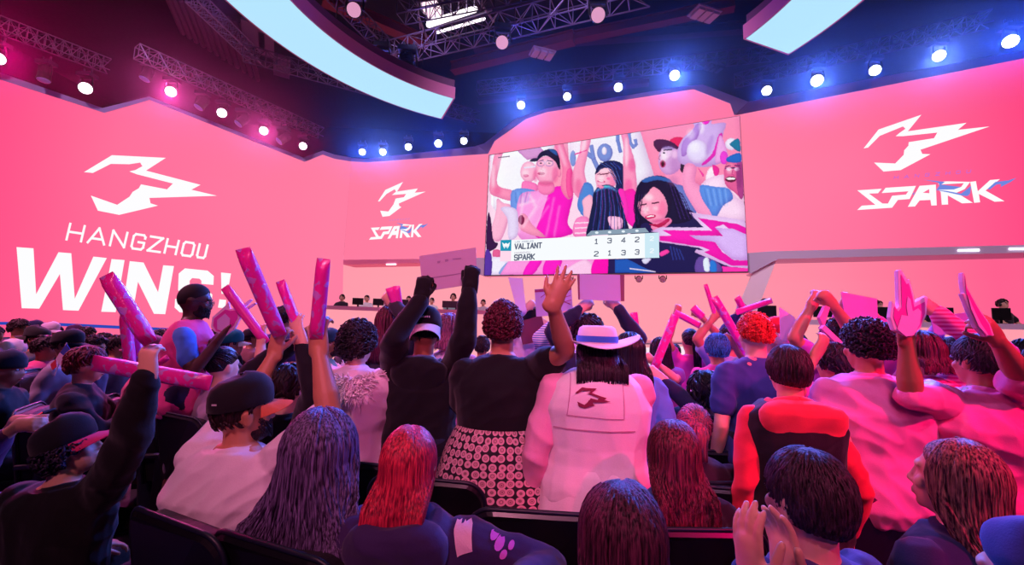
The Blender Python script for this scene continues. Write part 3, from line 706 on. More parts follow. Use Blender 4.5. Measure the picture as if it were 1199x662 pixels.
# smiling woman
S('1c1850', [(742, 262), (765, 256), (790, 248), (808, 246), (822, 260), (842, 290), (866, 330), (742, 330)]); S('141038', [(743, 242), (745, 222), (752, 211), (766, 206), (780, 208), (792, 220), (800, 240), (810, 256), (795, 262), (782, 262), (765, 262), (752, 262), (746, 275)])
S('3060b0', [(752, 211), (766, 206), (782, 209), (786, 214), (770, 211), (756, 214)]); S('ff9cc0', [(747, 238), (750, 224), (762, 218), (776, 224), (783, 238), (779, 254), (769, 263), (757, 257), (749, 249)]); S('181038', [(747, 236), (750, 221), (764, 213), (781, 220), (787, 236), (783, 252), (781, 238), (775, 226), (765, 219), (757, 228)])
S('ff80b0', [(190, 100), (230, 110), (215, 150), (180, 130)], cD); LN('481838', [(190, 98), (232, 88)], 10, cD); LN('481838', [(275, 84), (325, 76)], 10, cD); EL('d81860', 262, 182, 42, 15, cD, -.15); EL('fff0f8', 262, 179, 30, 6, cD, -.15); LN('e87898', [(238, 100), (228, 142), (250, 150)], 6, cD)
S('ff88b8', [(270, 240), (380, 190), (420, 210), (390, 250), (300, 290)], cD); S('c01850', [(250, 235), (320, 235), (390, 195), (400, 215), (330, 262)], cD); S('ff40a8', [(330, 450), (380, 425), (400, 445), (345, 475)], cD)
for i in range(4): LN('2c3c90', [(410+i*22, 400+i*8), (430+i*26, 500)], 10, cD)
S('2058b8', [(0, 500), (90, 495), (300, 598), (0, 598)], cD, False); LN('f0f0ff', [(110, 565), (300, 590)], 9, cD); S('e0e0f8', [(200, 500), (240, 488), (265, 495), (235, 530), (210, 525)], cD)
S('6848a0', [(620, 480), (760, 520), (780, 598), (600, 598)], cD); S('e4f0fc', [(655, 500), (690, 490), (700, 580), (660, 580)], cD); S('2878d8', [(705, 510), (745, 520), (750, 590), (705, 590)], cD)
# lightning foam
S('eccaf8', [(545, 148), (955, 208), (990, 300), (985, 560), (850, 555), (590, 445), (600, 425), (655, 430), (620, 412), (325, 368), (325, 300), (262, 292), (335, 260), (655, 262)], cD, False)
S('ff18b8', [(610, 190), (900, 235), (980, 270), (985, 318), (880, 300), (800, 240), (740, 260), (800, 325), (550, 320), (600, 350), (740, 370), (790, 440), (880, 505), (985, 505), (985, 545), (860, 543), (655, 443), (700, 430), (640, 405), (330, 357), (330, 325), (420, 322), (350, 282), (720, 285)], cD, False)
S('dcb4f8', [(740, 262), (800, 325), (550, 320), (600, 350), (740, 370), (790, 430), (870, 500), (985, 505), (985, 320), (880, 272), (800, 268)], cD, False)
S('ff30b0', [(790, 548), (985, 565), (985, 598), (800, 598)], cD, False)
# speckle of the lamps and a few soft lights and shadows in the picture
def G(col, cx, cy, rx, ry, mp=ID, op=.5, rot=0):
    c, s_ = math.cos(rot), math.sin(rot); S(col, [(cx+rx*math.cos(2*PI*i/16)*c-ry*math.sin(2*PI*i/16)*s_, cy+rx*math.cos(2*PI*i/16)*s_+ry*math.sin(2*PI*i/16)*c) for i in range(16)], mp, False, soft=max(.8, min(rx, ry)/6.306*.35), op=op)
for mp_, fx, fy, sc in ((cA, 505, 440, 1.0), (cA, 372, 450, .8)):
    G('fff0f8', fx-30*sc, fy+10, 30*sc, 34*sc, mp_, .6); G('ffe4f0', fx+5*sc, fy-60*sc, 40*sc, 20*sc, mp_, .5); G('f05898', fx+62*sc, fy+30, 22*sc, 60*sc, mp_, .55)
G('e04888', 500, 535, 60, 18, cA, .6); G('ffe0f0', 110, 480, 14, 90, cA, .6); G('e85090', 140, 590, 30, 30, cA, .5); G('ffd8ec', 620, 330, 14, 90, cA, .5, -.3); G('d83080', 690, 520, 14, 90, cA, .5)
LN('503058', [(455, 368), (480, 362)], 5, cA); LN('503058', [(510, 366), (548, 372)], 5, cA)
G('fff0f8', 905, 500, 26, 26, cA, .6); G('ff5c9c', 990, 520, 26, 44, cA, .5); G('ffe8f4', 930, 440, 40, 14, cA, .5); LN('481838', [(960, 452), (1000, 470)], 5, cA); LN('481838', [(882, 470), (900, 462)], 5, cA)
G('fff0fa', 780, 250, 16, 60, cA, .6, .2); G('e85090', 740, 560, 26, 60, cA, .5); G('fff0fa', 85, 300, 14, 110, cB, .6); G('e0408c', 125, 400, 24, 50, cB, .5); G('f03090', 100, 560, 30, 60, cB, .4)
G('fff4fc', 360, 335, 24, 40, cB, .7); G('b878c0', 440, 400, 34, 60, cB, .6); G('7060a8', 395, 272, 50, 14, cB, .6); G('ffd8f4', 440, 320, 20, 30, cB, .5); EL('382048', 362, 310, 10, 6, cB); LN('c070a0', [(335, 325), (322, 352), (335, 362)], 6, cB)
G('b468a8', 430, 520, 40, 40, cB, .4)
G('ffd0e0', 850, 445, 26, 20, cB, .5); G('8a2c70', 920, 480, 22, 90, cB, .6); G('ff9cb8', 855, 400, 26, 12, cB, .6); LN('f8e0f4', [(815+22*1, 420), (838, 440), (860, 430)], 4, cB); LN('382058', [(818, 412), (852, 402)], 6, cB); LN('382058', [(884, 402), (920, 404)], 6, cB); LN('c02878', [(870, 440), (862, 468), (880, 474)], 5, cB)
G('fff0f8', 225, 130, 26, 30, cD, .65); G('fff4fa', 250, 40, 34, 26, cD, .6); G('ff5c98', 350, 120, 26, 60, cD, .5); G('ff70a8', 330, 150, 24, 18, cD, .5); G('d83880', 330, 215, 60, 14, cD, .5); G('fff0f8', 300, 120, 20, 16, cD, .4)
for i in range(7): LN('2c2058' if i % 2 else '0c0828', [(150+i*10, 20), (140+i*8, 130), (165+i*3, 240)], 5, cD)
for i in range(8): LN('3a2470' if i % 2 else '100a30', [(395+i*14, -60+i*10), (430+i*13, 60), (470+i*16, 200)], 6, cD)
for i in range(9): LN('4a78c8' if i % 3 == 0 else '20184c', [(895+i*14, 390-abs(i-4)*3), (960+i*9, 420), (1020+i*6, 540)], 4, cA)
for i in range(10): LN(('3858b0', '18143c', '6a3088')[i % 3], [(880+i*16, 572), (872+i*22, 700), (842+i*27, 900)], 4, cA)
G('fff8ff', 640, 120, 20, 50, cB, .5); G('fff8ff', 560, 170, 30, 40, cB, .4); G('b080d8', 700, 250, 20, 80, cB, .5, .3); G('ffffff', 590, 270, 40, 40, cB, .5)
for i in range(8): LN('a8c8ff' if i % 2 else '3c60b8', [(660+i*22, 575), (690+i*20, 700)], 6, cB, .6, .6)
for i in range(6): LN('88b8f8' if i % 2 else '3c60b8', [(275+i*22, 600), (280+i*16, 680)], 6, cA, .6, .6)
for x0, y0, x1, y1 in ((330, 640, 300, 900), (380, 620, 420, 700), (300, 700, 420, 660), (430, 700, 330, 860)): LN('ffe4f8', [(x0, y0), (x1, y1)], 14, cA, 1.2, .6)
G('fff8ff', 200, 400, 60, 80, cA, .5); G('ffe0f4', 700, 240, 50, 60, cA, .4)
rn = np.random.RandomState(3); n2 = rn.normal(0, 1, (QH, QW)).astype(np.float32); CAN *= 1+.018*n2[..., None]; CAN = np.clip(CAN, 0, 1)
gx, gy = 520, 330; cor = [p-jl for p in planar(PJ, JB, .006)]
U_, V_g = np.meshgrid(np.linspace(0, 1, gx), np.linspace(0, 1, gy))
cn = [np.array(c) for c in cor]
Pg = (cn[0]*(1-U_[..., None])+cn[1]*U_[..., None])*(1-V_g[..., None])+(cn[3]*(1-U_[..., None])+cn[2]*U_[..., None])*V_g[..., None]
Wd = Pg+np.array(jl)-np.array(CC); zz = Wd @ np.array(FW); sx = CX+F*(Wd @ np.array(CR))/zz; sy = CY-F*(Wd @ np.array(CU))/zz
ix = np.clip(((sx-QX)*QS).astype(int), 0, QW-1); iy = np.clip(((sy-QY)*QS).astype(int), 0, QH-1)
colr = CAN[iy, ix].reshape(-1, 3); lin = np.where(colr <= .04045, colr/12.92, ((colr+.055)/1.055)**2.4)
me = bpy.data.meshes.new('screen_picture'); idx = np.arange(gx*gy).reshape(gy, gx)
fcs = np.stack([idx[:-1, :-1], idx[1:, :-1], idx[1:, 1:], idx[:-1, 1:]], -1).reshape(-1, 4)
me.vertices.add(gx*gy); me.vertices.foreach_set('co', Pg.reshape(-1).astype(np.float32)); me.loops.add(fcs.size); me.loops.foreach_set('vertex_index', fcs.ravel())
me.polygons.add(len(fcs)); me.polygons.foreach_set('loop_start', np.arange(0, fcs.size, 4)); me.polygons.foreach_set('loop_total', np.full(len(fcs), 4)); me.update(calc_edges=True)
at = me.color_attributes.new('picture', 'FLOAT_COLOR', 'POINT'); at.data.foreach_set('color', np.concatenate([lin, np.ones((len(lin), 1))], 1).astype(np.float32).ravel())
pmt, nt, b = newmat('screen_picture'); b.inputs['Base Color'].default_value = (0, 0, 0, 1); b.inputs['Specular IOR Level'].default_value = .1; b.inputs['Emission Strength'].default_value = 1
an = N(nt, 'ShaderNodeAttribute', attribute_name='picture'); nt.links.new(an.outputs['Color'], b.inputs['Emission Color'])
po = put('screen_picture', me, pmt, jr, recalc=False)
def onscreen(name, polys, col, off, mp=ID):
    mb = MB()
    for p in polys:
        v = [q-jl for q in planar(PJ, [mp(x) for x in p], off)]; mb.add(v, [tuple(range(len(v)))])
    return put(name, mb, emis(col), jr, recalc=False)
oz = .006
onscreen('score_banner', [[(597.5, 281.5), (771, 272.5), (772, 302), (597, 306)]], 'f8fcff', oz+.006)
onscreen('banner_header', [[(686.5, 276), (692, 270.5), (755.5, 267), (760, 272.2), (690, 276)]], '8aa0b4', oz+.01)
onscreen('banner_end', [[(755, 273.3), (771.5, 272.4), (772, 302), (755.2, 302.4)]], 'cceaf6', oz+.01)
onscreen('team_icon', [[cC(p) for p in [(165, 355), (245, 352), (243, 435), (163, 435)]]], '1898b8', oz+.01)
onscreen('team_icon', [[cC(p) for p in [(163, 435), (243, 435), (241, 512), (161, 512)]]], 'ffd8ec', oz+.01)
onscreen('team_icon_mark', [[cC(p) for p in [(176, 370), (192, 384), (205, 376), (218, 384), (234, 369), (228, 398), (214, 420), (212, 398), (205, 412), (198, 398), (194, 420), (182, 398)]]], 'f8fcff', oz+.014)
def txt(s, x0, y0, x1, y1, h, th, col, mp, gap=.3): onscreen('screen_lettering', [[mp(p) for p in q] for q in word(s, x0, y0, x1, y1, h, h, .06, th, gap)], col, oz+.014)
txt('VALIANT', 265, 421, 470, 411, 36, 8.5, '586078', cC); txt('SPARK', 262, 504, 418, 496, 38, 8.5, '586078', cC)
txt('LOS ANGELES', 270, 374, 408, 367, 10, 2.5, 'a8b0c4', cC); txt('HANGZHOU', 266, 455, 385, 449, 10, 2.5, 'b8b0c4', cC)
for s, x, y, c in (('1', 870, 382, cC), ('3', 968, 376, cC), ('4', 62, 372, cD), ('2', 163, 368, cD), ('2', 870, 474, cC), ('1', 968, 467, cC), ('3', 62, 465, cD), ('3', 163, 460, cD)): txt(s, x-15, y, x+15, y, 34, 7, '586078', c, .1)
for s, x, y in (('2', 272, 358), ('2', 272, 448)): txt(s, x-13, y, x+13, y, 28, 6, 'f4fcff', cD, .1)
for x, y, c in ((875, 300, cC), (970, 296, cC), (62, 291, cD), (163, 286, cD)): onscreen('header_icon', [[c(p) for p in disc_(x, y, 13, 9)]], 'e8f4fc', oz+.014) if False else None
for x, y, c in ((875, 300, cC), (970, 296, cC), (62, 291, cD), (163, 286, cD)): onscreen('header_icon', [[c((x+14*math.cos(i), y+9*math.sin(i*1.0))) for i in (0, .9, 1.57, 2.4, 3.14, 4.2, 5.1)]], 'e8f4fc', oz+.014)
# ================================================================== people
SKIN = {'light': 'e8b89c', 'tan': 'c88e6c', 'mid': 'b07a5a', 'dark': '4a2c22', 'brown': '704836'}
def ringz(cx, cy, z, rx, ry, n=20, e=2.3):
    out = []
    for j in range(n):
        t = 2*PI*j/n; c, s = math.cos(t), math.sin(t)
        out.append(Vector((cx+rx*abs(c)**(2/e)*(1 if c >= 0 else -1), cy+ry*abs(s)**(2/e)*(1 if s >= 0 else -1), z)))
    return out
TORSO = [(-.10, .150, .095, 0), (-.03, .176, .118, -.005), (.05, .170, .118, 0), (.13, .155, .105, .004), (.20, .152, .105, .006), (.29, .166, .118, .004),
         (.37, .178, .122, 0), (.43, .180, .112, -.006), (.475, .163, .092, -.01), (.505, .125, .076, -.012), (.532, .082, .064, -.012), (.552, .066, .058, -.012)]
def ik(S, T, l1, l2, hint):
    S, T = Vector(S), Vector(T); d = T-S; L = d.length
    mx = (l1+l2)*.995
    if L > mx: T = S+d*(mx/L); d = T-S; L = mx
    L = max(L, abs(l1-l2)+.02, .05)
    a = (l1*l1-l2*l2+L*L)/(2*L); h = math.sqrt(max(0, l1*l1-a*a)); t = d.normalized()
    hv = Vector(hint); hv = hv-t*hv.dot(t)
    if hv.length < 1e-4: hv = t.orthogonal()
    return S+t*a+hv.normalized()*h, T
def hand(mb, wr, d, nrm, k, side, curl=.35, spread=.1, seg=7):
    """palm and five fingers; d = pointing direction, nrm = palm normal, side +1/-1 gives the thumb side"""
    d = Vector(d).normalized(); n = Vector(nrm); n = (n-d*n.dot(d))
    if n.length < 1e-4: n = d.orthogonal()
    n.normalize(); u = d.cross(n)*side
    wr = Vector(wr)
    mb.tube([wr-d*.02*k, wr+d*.03*k, wr+d*.065*k, wr+d*.088*k], [.021*k, .021*k, .019*k, .015*k], 12, rx=1.9, up=u)
    for i, (o, L, r) in enumerate(((.031, .070, .0092), (.0105, .080, .0096), (-.0105, .075, .0092), (-.030, .058, .0082))):
        b = wr+d*(.085-.004*abs(i-1.3))*k+u*o*k; dd = (d+u*(o*spread*30)).normalized(); P = [b-dd*.012*k, b]
        ang = 0
        for s_, f in enumerate((.42, .32, .26)):
            ang += curl*(1.0 if s_ else .7); v = dd*math.cos(ang)+n*math.sin(ang); b = b+v*L*f*k; P.append(b)
        mb.tube(P, [r*k*1.05, r*k*1.05, r*k, r*k*.93, r*k*.8], seg)
    b = wr+d*.022*k+u*.026*k
    v = (d*.62+u*(.75-.35*min(1, curl))+n*(.15+.5*min(1, curl))).normalized(); v2 = (d*.85+u*.25+n*(.2+.5*min(1, curl))).normalized()
    mb.tube([b, b+v*.034*k, b+v*.034*k+v2*.030*k, b+v*.034*k+v2*.052*k], [.014*k, .012*k, .0108*k, .009*k], seg)

def headmesh(mb, M4, k, det):
    st = len(mb.v)
    mb.ell((0, -.012, .018), (.076, .096, .100), seg=20, n=13)
    mb.ell((0, .028, -.035), (.059, .064, .080), seg=16, n=11)
    mb.ell((0, .062, -.088), (.026, .022, .022), seg=10, n=7)          # chin
    mb.ell((0, .070, .030), (.052, .022, .018), seg=12, n=7)          # brow
    mb.tube([(0, .084, .018), (0, .093, -.008), (0, .100, -.028)], [.008, .0098, .0120], 8)
    mb.ell((-.011, .093, -.032), (.009, .009, .008), seg=8, n=5); mb.ell((.011, .093, -.032), (.009, .009, .008), seg=8, n=5)
    mb.ell((0, .086, -.057), (.024, .012, .006), seg=10, n=5); mb.ell((0, .085, -.068), (.020, .012, .007), seg=10, n=5)
    for s in (-1, 1):
        mb.ell((s*.042, .060, -.022), (.020, .022, .022), seg=8, n=6)  # cheeks
        mb.ell((s*.078, -.008, -.012), (.009, .019, .032), seg=10, n=7)
        mb.ell((s*.084, -.014, .004), (.006, .016, .018), seg=8, n=5)
    mb.xf(M4, st)

class Fig: pass
def skullpt(phi, a, t=0.0, k=1.0):
    """point on the skull; phi from the crown, a azimuth from the back of the head"""
    rx, ry, rz = .076+t, .098+t, .103+t
    return Vector((rx*math.sin(phi)*math.sin(a), -.012-ry*math.sin(phi)*math.cos(a), .020+rz*math.cos(phi)))
def onskull(p, t):
    c = Vector((0, -.012, .020)); d = p-c; rx, ry, rz = .076+t, .098+t, .103+t
    q = math.sqrt((d.x/rx)**2+(d.y/ry)**2+(d.z/rz)**2); return c+d/max(q, 1e-4)
def hairline(a):
    a = abs((a+PI) % (2*PI)-PI)
    if a < 1.2: return 2.15-.12*a
    if a < 1.9: return 2.0-(a-1.2)*.75
    return 1.47-(a-1.9)*.52
def scalp_shell(mb, t=.014, bumpy=.006, sc=14, seed=0, na=32, nph=14, grow=0.0):
    rs = []
    for i in range(nph+1):
        ring = []
        for j in range(na):
            a = 2*PI*j/na; pm = hairline(a)+grow; ph = .04+(pm-.04)*i/nph
            e = 1-(i/nph)**7
            p = skullpt(ph, a, t*e+.001)
            nz = noise.noise(Vector((p.x*sc+seed, p.y*sc, p.z*sc)))*bumpy*e
            ring.append(p*(1+nz/.1))
        rs.append(ring)
    mb.rings(rs, cap=False)
    mb.add([rs[0][j] for j in range(na)], [tuple(range(na))])
def strand(mb, P, r, seg=4, up=None):
    mb.tube(P, [r*(.6 if i == 0 else 1.0 if i < len(P)*.6 else max(.25, 1.6*(1-i/len(P)))) for i in range(len(P))], seg, round_=False, rx=1.5, up=up)
def hair_short(mb, rng, n=260, t=.010, L=.05, r=.0048, seed=0, messy=.35, sc=None):
    scalp_shell(mb, t, .008, 16, seed)
    for i in range(n):
        a = rng.uniform(0, 2*PI); pm = hairline(a); ph = pm*math.sqrt(rng.uniform(.0, 1))*.97
        P = []; da = rng.gauss(0, messy); lift = rng.uniform(.2, 1)*t*.9
        for s in range(6):
            q = s/5; ph2 = min(ph+(L/.1)*q, pm+.16); a2 = a+da*q
            P.append(skullpt(ph2, a2, t*.75+lift*math.sin(q*PI)*.8+.002))
        strand(mb, P, r*rng.uniform(.7, 1.3))
def hair_long(mb, rng, n=210, L=.36, vol=.016, wave=.0, freq=2.5, r=.0065, spreadx=1.25, backy=-.145, amax=2.0, seed=0, part=0.0, frontfall=False, yrot=0.0):
    scalp_shell(mb, vol*.8, .005, 14, seed)
    def path(a, L_, v, w, ph0, fr, n_=15):
        P = []; phe = 1.75 if abs(a) < 1.7 else 1.55
        for s in range(6):
            ph = ph0+(phe-ph0)*s/5; P.append(skullpt(ph, a, v))
        p = P[-1]; m = n_-6
        for s in range(1, m+1):
            q = s/m; dz = L_*q; x = p.x*(1+(spreadx-1)*min(1, q*1.3)); sm = q*q*(3-2*q)
            y = p.y+(min(p.y, backy)-p.y)*min(1, sm*1.3) if abs(a) < 2.2 else p.y+(-.02-p.y)*sm
            if p.z-dz < -.17 and y > backy and abs(a) < 1.9: y = y+(backy-y)*min(1, (-.17-(p.z-dz))/.06)
            wv = w*min(1, q*2); A = 2*PI*fr*L_*q/.3
            P.append(Vector((x+wv*math.sin(A+seed+a*7+rngp[0]), y+wv*.7*math.cos(A*1.1+a*5+rngp[0]), p.z-dz)))
        return P
    rngp = [0.0]
    # under-layer sheet so nothing shows between locks
    sh = []
    for j in range(25):
        a = -amax+2*amax*j/24; sh.append(path(a, L*.93, vol*.5, wave*.3, .1, freq))
    mb.rings([list(x) for x in sh], cap=False, closed=False)
    for i in range(n):
        a = rng.uniform(-1, 1)*amax*(1 if not frontfall else 1.1); rngp[0] = rng.uniform(-1, 1)*(1.2 if wave else .3)
        P = path(a, L*rng.uniform(.8, 1.05), vol*rng.uniform(.5, 1.25), wave*rng.uniform(.5, 1.3), rng.uniform(.05, 1.1), freq)
        strand(mb, P, r*rng.uniform(.7, 1.4), up=(math.cos(a), math.sin(a), 0))
def hair_curly(mb, rng, n=260, vol=.035, r=.0055, cr=.014, seed=0, low=0.0):
    scalp_shell(mb, vol*.75, .012, 12, seed, grow=low)
    for i in range(n):
        a = rng.uniform(0, 2*PI); ph = (hairline(a)+low)*math.sqrt(rng.uniform(0, 1)); c = skullpt(ph, a, vol*rng.uniform(.7, 1.25))
        nr = (c-Vector((0, -.01, .02))).normalized(); u = nr.orthogonal().normalized(); w = nr.cross(u); R1 = cr*rng.uniform(.6, 1.3); f = rng.uniform(0, 6); P = []
        tilt = rng.uniform(-1, 1)
        for s in range(9):
            t = s/8*2*PI*rng.uniform(.9, 1.0)*1.15+f
            P.append(c+u*R1*math.cos(t)+(w*math.cos(tilt)+nr*math.sin(tilt))*R1*math.sin(t)+nr*(s/8-.5)*.012)
        mb.tube(P, r*rng.uniform(.7, 1.2), 5, round_=False)
def hair_pony(mb, rng, L=.3, r0=.022, vol=.010, top=.04, n=60, seed=0):
    scalp_shell(mb, vol, .003, 14, seed)
    base = skullpt(1.35-top, 0, vol)+Vector((0, -.01, 0))
    for i in range(110):
        a = rng.uniform(0, 2*PI); ph = hairline(a)*rng.uniform(.5, .98); P = []
        s0 = skullpt(ph, a, vol)
        for s in range(7):
            q = s/6; P.append(onskull(s0.lerp(base, q)+Vector((0, 0, .02*math.sin(q*PI))), vol+.003*math.sin(q*PI)) if q < .95 else base)
        strand(mb, P, .004)
    mb.ell(base, (.018, .02, .018), seg=10, n=7)
    for i in range(n):
        x, y = rng.gauss(0, .4), rng.gauss(0, .4); P = []
        for s in range(9):
            q = s/8; sp = r0*(.5+1.3*math.sin(PI*min(.75, q+.12))); P.append(base+Vector((x*sp, -.028*math.sin(min(1, q*2.2)*PI/2)-.012*q+y*sp*.6, .012*math.sin(q*PI)-L*q*q*.35-L*q*.65)))
        strand(mb, P, .0055)

def add_parts_head(f, Mh, k, spec, rng):
    """hair, hat, glasses, eyes — children of the body, in its local space"""
    root = f.root
    h = spec.get('hair')
    capped = bool(spec.get('hat')); hat_kind = spec['hat'][0] if capped else ''
    if h:
        kind, mat = h[0], h[1]; o = dict(h[2]) if len(h) > 2 else {}
        mb = MB(); nm = o.pop('name', 'hair')
        if kind == 'short' and capped: hair_short(mb, rng, **dict(dict(n=110, t=.004, L=.03, messy=.15), **o))
        elif kind == 'short': hair_short(mb, rng, **o)
        elif kind == 'long': hair_long(mb, rng, **o)
        elif kind == 'curly': hair_curly(mb, rng, **o)
        elif kind == 'pony': hair_pony(mb, rng, **o)
        elif kind == 'buzz': scalp_shell(mb, .004, .001, 30, 0)
        elif kind == 'bun':
            hair_pony(mb, rng, L=.03, n=10); c = skullpt(.6, 0, .03)
            for i in range(60):
                a = rng.uniform(0, 6.28); P = [c+Vector((math.cos(a+s*.5)*.03, math.sin(a+s*.5)*.03, rng.uniform(-.02, .03))) for s in range(6)]
                strand(mb, P, .006)
            mb.ell(c, (.03, .03, .028))
        elif kind == 'wrap':   # long hair over a low-detail body for tiny figures
            scalp_shell(mb, .016, .004, 14, 1); mb.tube([(0, -.06, 0), (0, -.1, -.1), (0, -.13, -.2), (0, -.14, -.3)], [.07, .075, .06, .03], 10, rx=1.3, up=(1, 0, 0))
        if capped:
            tp = .142 if hat_kind != 'cowboy' else .112
            for i, v in enumerate(mb.v):
                if v[2] > .028:
                    d = Vector((v[0], v[1]+.012, v[2]-.02)); q = math.sqrt((d.x/.086)**2+(d.y/.106)**2+(d.z/(tp-.03))**2)
                    if q > 1: d /= q; mb.v[i] = (d.x, d.y-.012, max(.028, d.z+.02))
        mb.xf(Mh); f.hair = put(nm, mb, mat, root, smooth=True, recalc=False)
    hat = spec.get('hat')
    if hat:
        kind = hat[0]; mb = MB()
        if kind in ('cap', 'cap_back'):
            sgn = 1 if kind == 'cap' else -1
            rs = []
            for z, s in ((.032, 1.0), (.055, 1.01), (.085, .99), (.112, .90), (.134, .70), (.147, .40), (.150, .12)):
                rs.append([Vector((.092*s*math.cos(2*PI*j/24), -.012+.113*s*math.sin(2*PI*j/24), z-.012*math.sin(2*PI*j/24)*(-1 if sgn > 0 else 1))) for j in range(24)])
            rs.insert(0, [Vector((p.x*.97, p.y*.97, p.z-.002)) for p in rs[0]])
            mb.rings(rs); mb.ell((0, -.012, .151), (.009, .009, .006), seg=8, n=5); mb.xf(Mh); cap = put('cap', mb, hat[1], root, smooth=True)
            br = MB(); top = []; nn = 15; drop = hat[4] if len(hat) > 4 else .018
            for q in range(6):
                row = []
                for j in range(nn):
                    t = -1+2*j/(nn-1); a = t*1.15; r = q/5
                    bx = .090*math.sin(a); by = -.012+.110*math.cos(a)
                    ext = .078*math.cos(t*PI/2)**.5 if abs(t) < 1 else 0
                    row.append(Vector((bx*(1+.02*r), (by+ext*r)*1.0, .038-drop*r-.022*t*t*(.3+r))))
                top.append(row)
            low = [[p-Vector((0, 0, .004)) for p in row] for row in top]
            br.rings(top, cap=False, closed=False); br.rings(low, cap=False, closed=False); br.rings([top[-1], low[-1]], cap=False, closed=False)
            if sgn < 0: br.xf(Matrix.Translation((0, -.024, 0)) @ Matrix.Rotation(PI, 4, 'Z'))
            br.xf(Mh); put('cap_brim', br, hat[2], root, smooth=True, recalc=False); f.cap = cap
            if hat[3] if len(hat) > 3 else None:
                em = MB(); yb = -.012-.113*1.03*(1) if sgn > 0 or True else 0
                for c in hat[3]:
                    x, z, wd, hh = c; aa = x/.092
                    P = []
                    for (dx, dz) in ((-wd/2, -hh/2), (wd/2, -hh/2), (wd/2, hh/2), (-wd/2, hh/2)):
                        ang = (x+dx)/.1; s = 1.0 if z+dz < .075 else .96
                        P.append(Vector((.095*s*math.sin(ang), -.012-.117*s*math.cos(ang), z+dz)))
                    em.add(P, [(0, 1, 2, 3)])
                em.xf(Mh); put('cap_lettering', em, plain('c8c0c8', .6), root, recalc=False)
        elif kind == 'beanie':
            rs = []
            for z, s in ((.01, 1.02), (.03, 1.06), (.045, 1.03), (.08, .98), (.115, .8), (.138, .45), (.146, .15)):
                rs.append([Vector((.094*s*math.cos(2*PI*j/24), -.012+.112*s*math.sin(2*PI*j/24), z-.01*math.sin(2*PI*j/24)*-1)) for j in range(24)])
            mb.rings(rs); mb.xf(Mh); put('beanie', mb, hat[1], root, smooth=True)
        elif kind == 'cowboy':
            rs = []
            for z, s in ((.045, 1.0), (.07, .99), (.10, .95), (.120, .88), (.130, .7), (.124, .35), (.122, .1)):
                rs.append([Vector((.094*s*math.cos(2*PI*j/28), -.012+.114*s*math.sin(2*PI*j/28), z)) for j in range(28)])
            mb.rings(rs); 
            rows = []
            for q in range(9):
                r = q/8; row = []
                for j in range(48):
                    t = 2*PI*j/48; lift = .045*r*r*abs(math.cos(t))**1.6-.018*r*abs(math.sin(t))
                    row.append(Vector(((.092+.105*r)*math.cos(t), -.012+(.112+.085*r)*math.sin(t), .050+lift)))
                rows.append(row)
            mb.rings(rows, cap=False); mb.rings([[p-Vector((0, 0, .004)) for p in r] for r in rows], cap=False); mb.rings([rows[-1], [p-Vector((0, 0, .004)) for p in rows[-1]]], cap=False)
            mb.xf(Mh); put('hat', mb, hat[1], root, smooth=True, recalc=False)
            bd = MB(); bd.rings([[Vector((.0965*s*math.cos(2*PI*j/28), -.012+.1165*s*math.sin(2*PI*j/28), z)) for j in range(28)] for z, s in ((.054, 1.0), (.066, 1.01), (.082, 1.0))], cap=False); bd.xf(Mh)
            put('hat_band', bd, hat[2], root, smooth=True, recalc=False)
    if spec.get('eyes'):
        mb = MB()
        for s in (-1, 1): mb.ell((s*.031, .074, .004), (.013, .011, .009), seg=10, n=7)
        mb.xf(Mh); put('eyeball', mb, plain('e8e0e0', .2), root, smooth=True)
        mb = MB()
        for s in (-1, 1): mb.ell((s*.031, .083, .004), (.006, .004, .006), seg=8, n=5); mb.tube([(s*.018, .087, .024), (s*.032, .088, .029), (s*.048, .076, .023)], .004, 5)
        mb.xf(Mh); put('eyebrow', mb, plain('181010', .6), root, smooth=True)
        mb = MB(); mb.ell((0, .092, -.063), (.021, .008, .0045), seg=10, n=5); mb.xf(Mh); put('mouth', mb, plain('a03848', .5), root, smooth=True)
    if spec.get('glasses'):
        mb = MB()
        for s in (-1, 1):
            mb.tube([Vector((s*.033+.021*math.cos(t), .098, .002+.016*math.sin(t))) for t in [2*PI*i/14 for i in range(15)]], .0022, 5, round_=False)
            mb.tube([(s*.054, .096, .006), (s*.082, .03, .006), (s*.084, -.01, 0)], .0022, 5, round_=False)
        mb.tube([(-.012, .099, .004), (.012, .099, .004)], .0022, 5, round_=False)
        mb.xf(Mh); put('glasses', mb, plain('202028', .3), root, recalc=False)
    if spec.get('beard'):
        mb = MB()
        for i in range(260):
            t = rng.uniform(-1.5, 1.5); z = rng.uniform(-.105, -.045)+.03*abs(t)/1.5; p = Vector((.060*math.sin(t), .030+.062*math.cos(t), z)); q = p+Vector((p.x*.06, .006, -.012))
            mb.tube([p*.98, q], [.005, .002], 4, round_=False)
        mb.ell((0, .036, -.075), (.060, .062, .040)); mb.xf(Mh); put('beard', mb, spec['beard'], root, smooth=True)
    if spec.get('headset'):
        mb = MB(); mb.tube([(-.088, -.005, -.01), (-.085, -.01, .07), (-.045, -.012, .125), (0, -.012, .135), (.045, -.012, .125), (.085, -.01, .07), (.088, -.005, -.01)], .01, 6)
        for s in (-1, 1): mb.ell((s*.09, -.005, -.01), (.018, .035, .042))
        mb.xf(Mh); put('headset', mb, plain('d8d0d8' if spec['headset'] == 'w' else '18161c', .4), root, smooth=True)

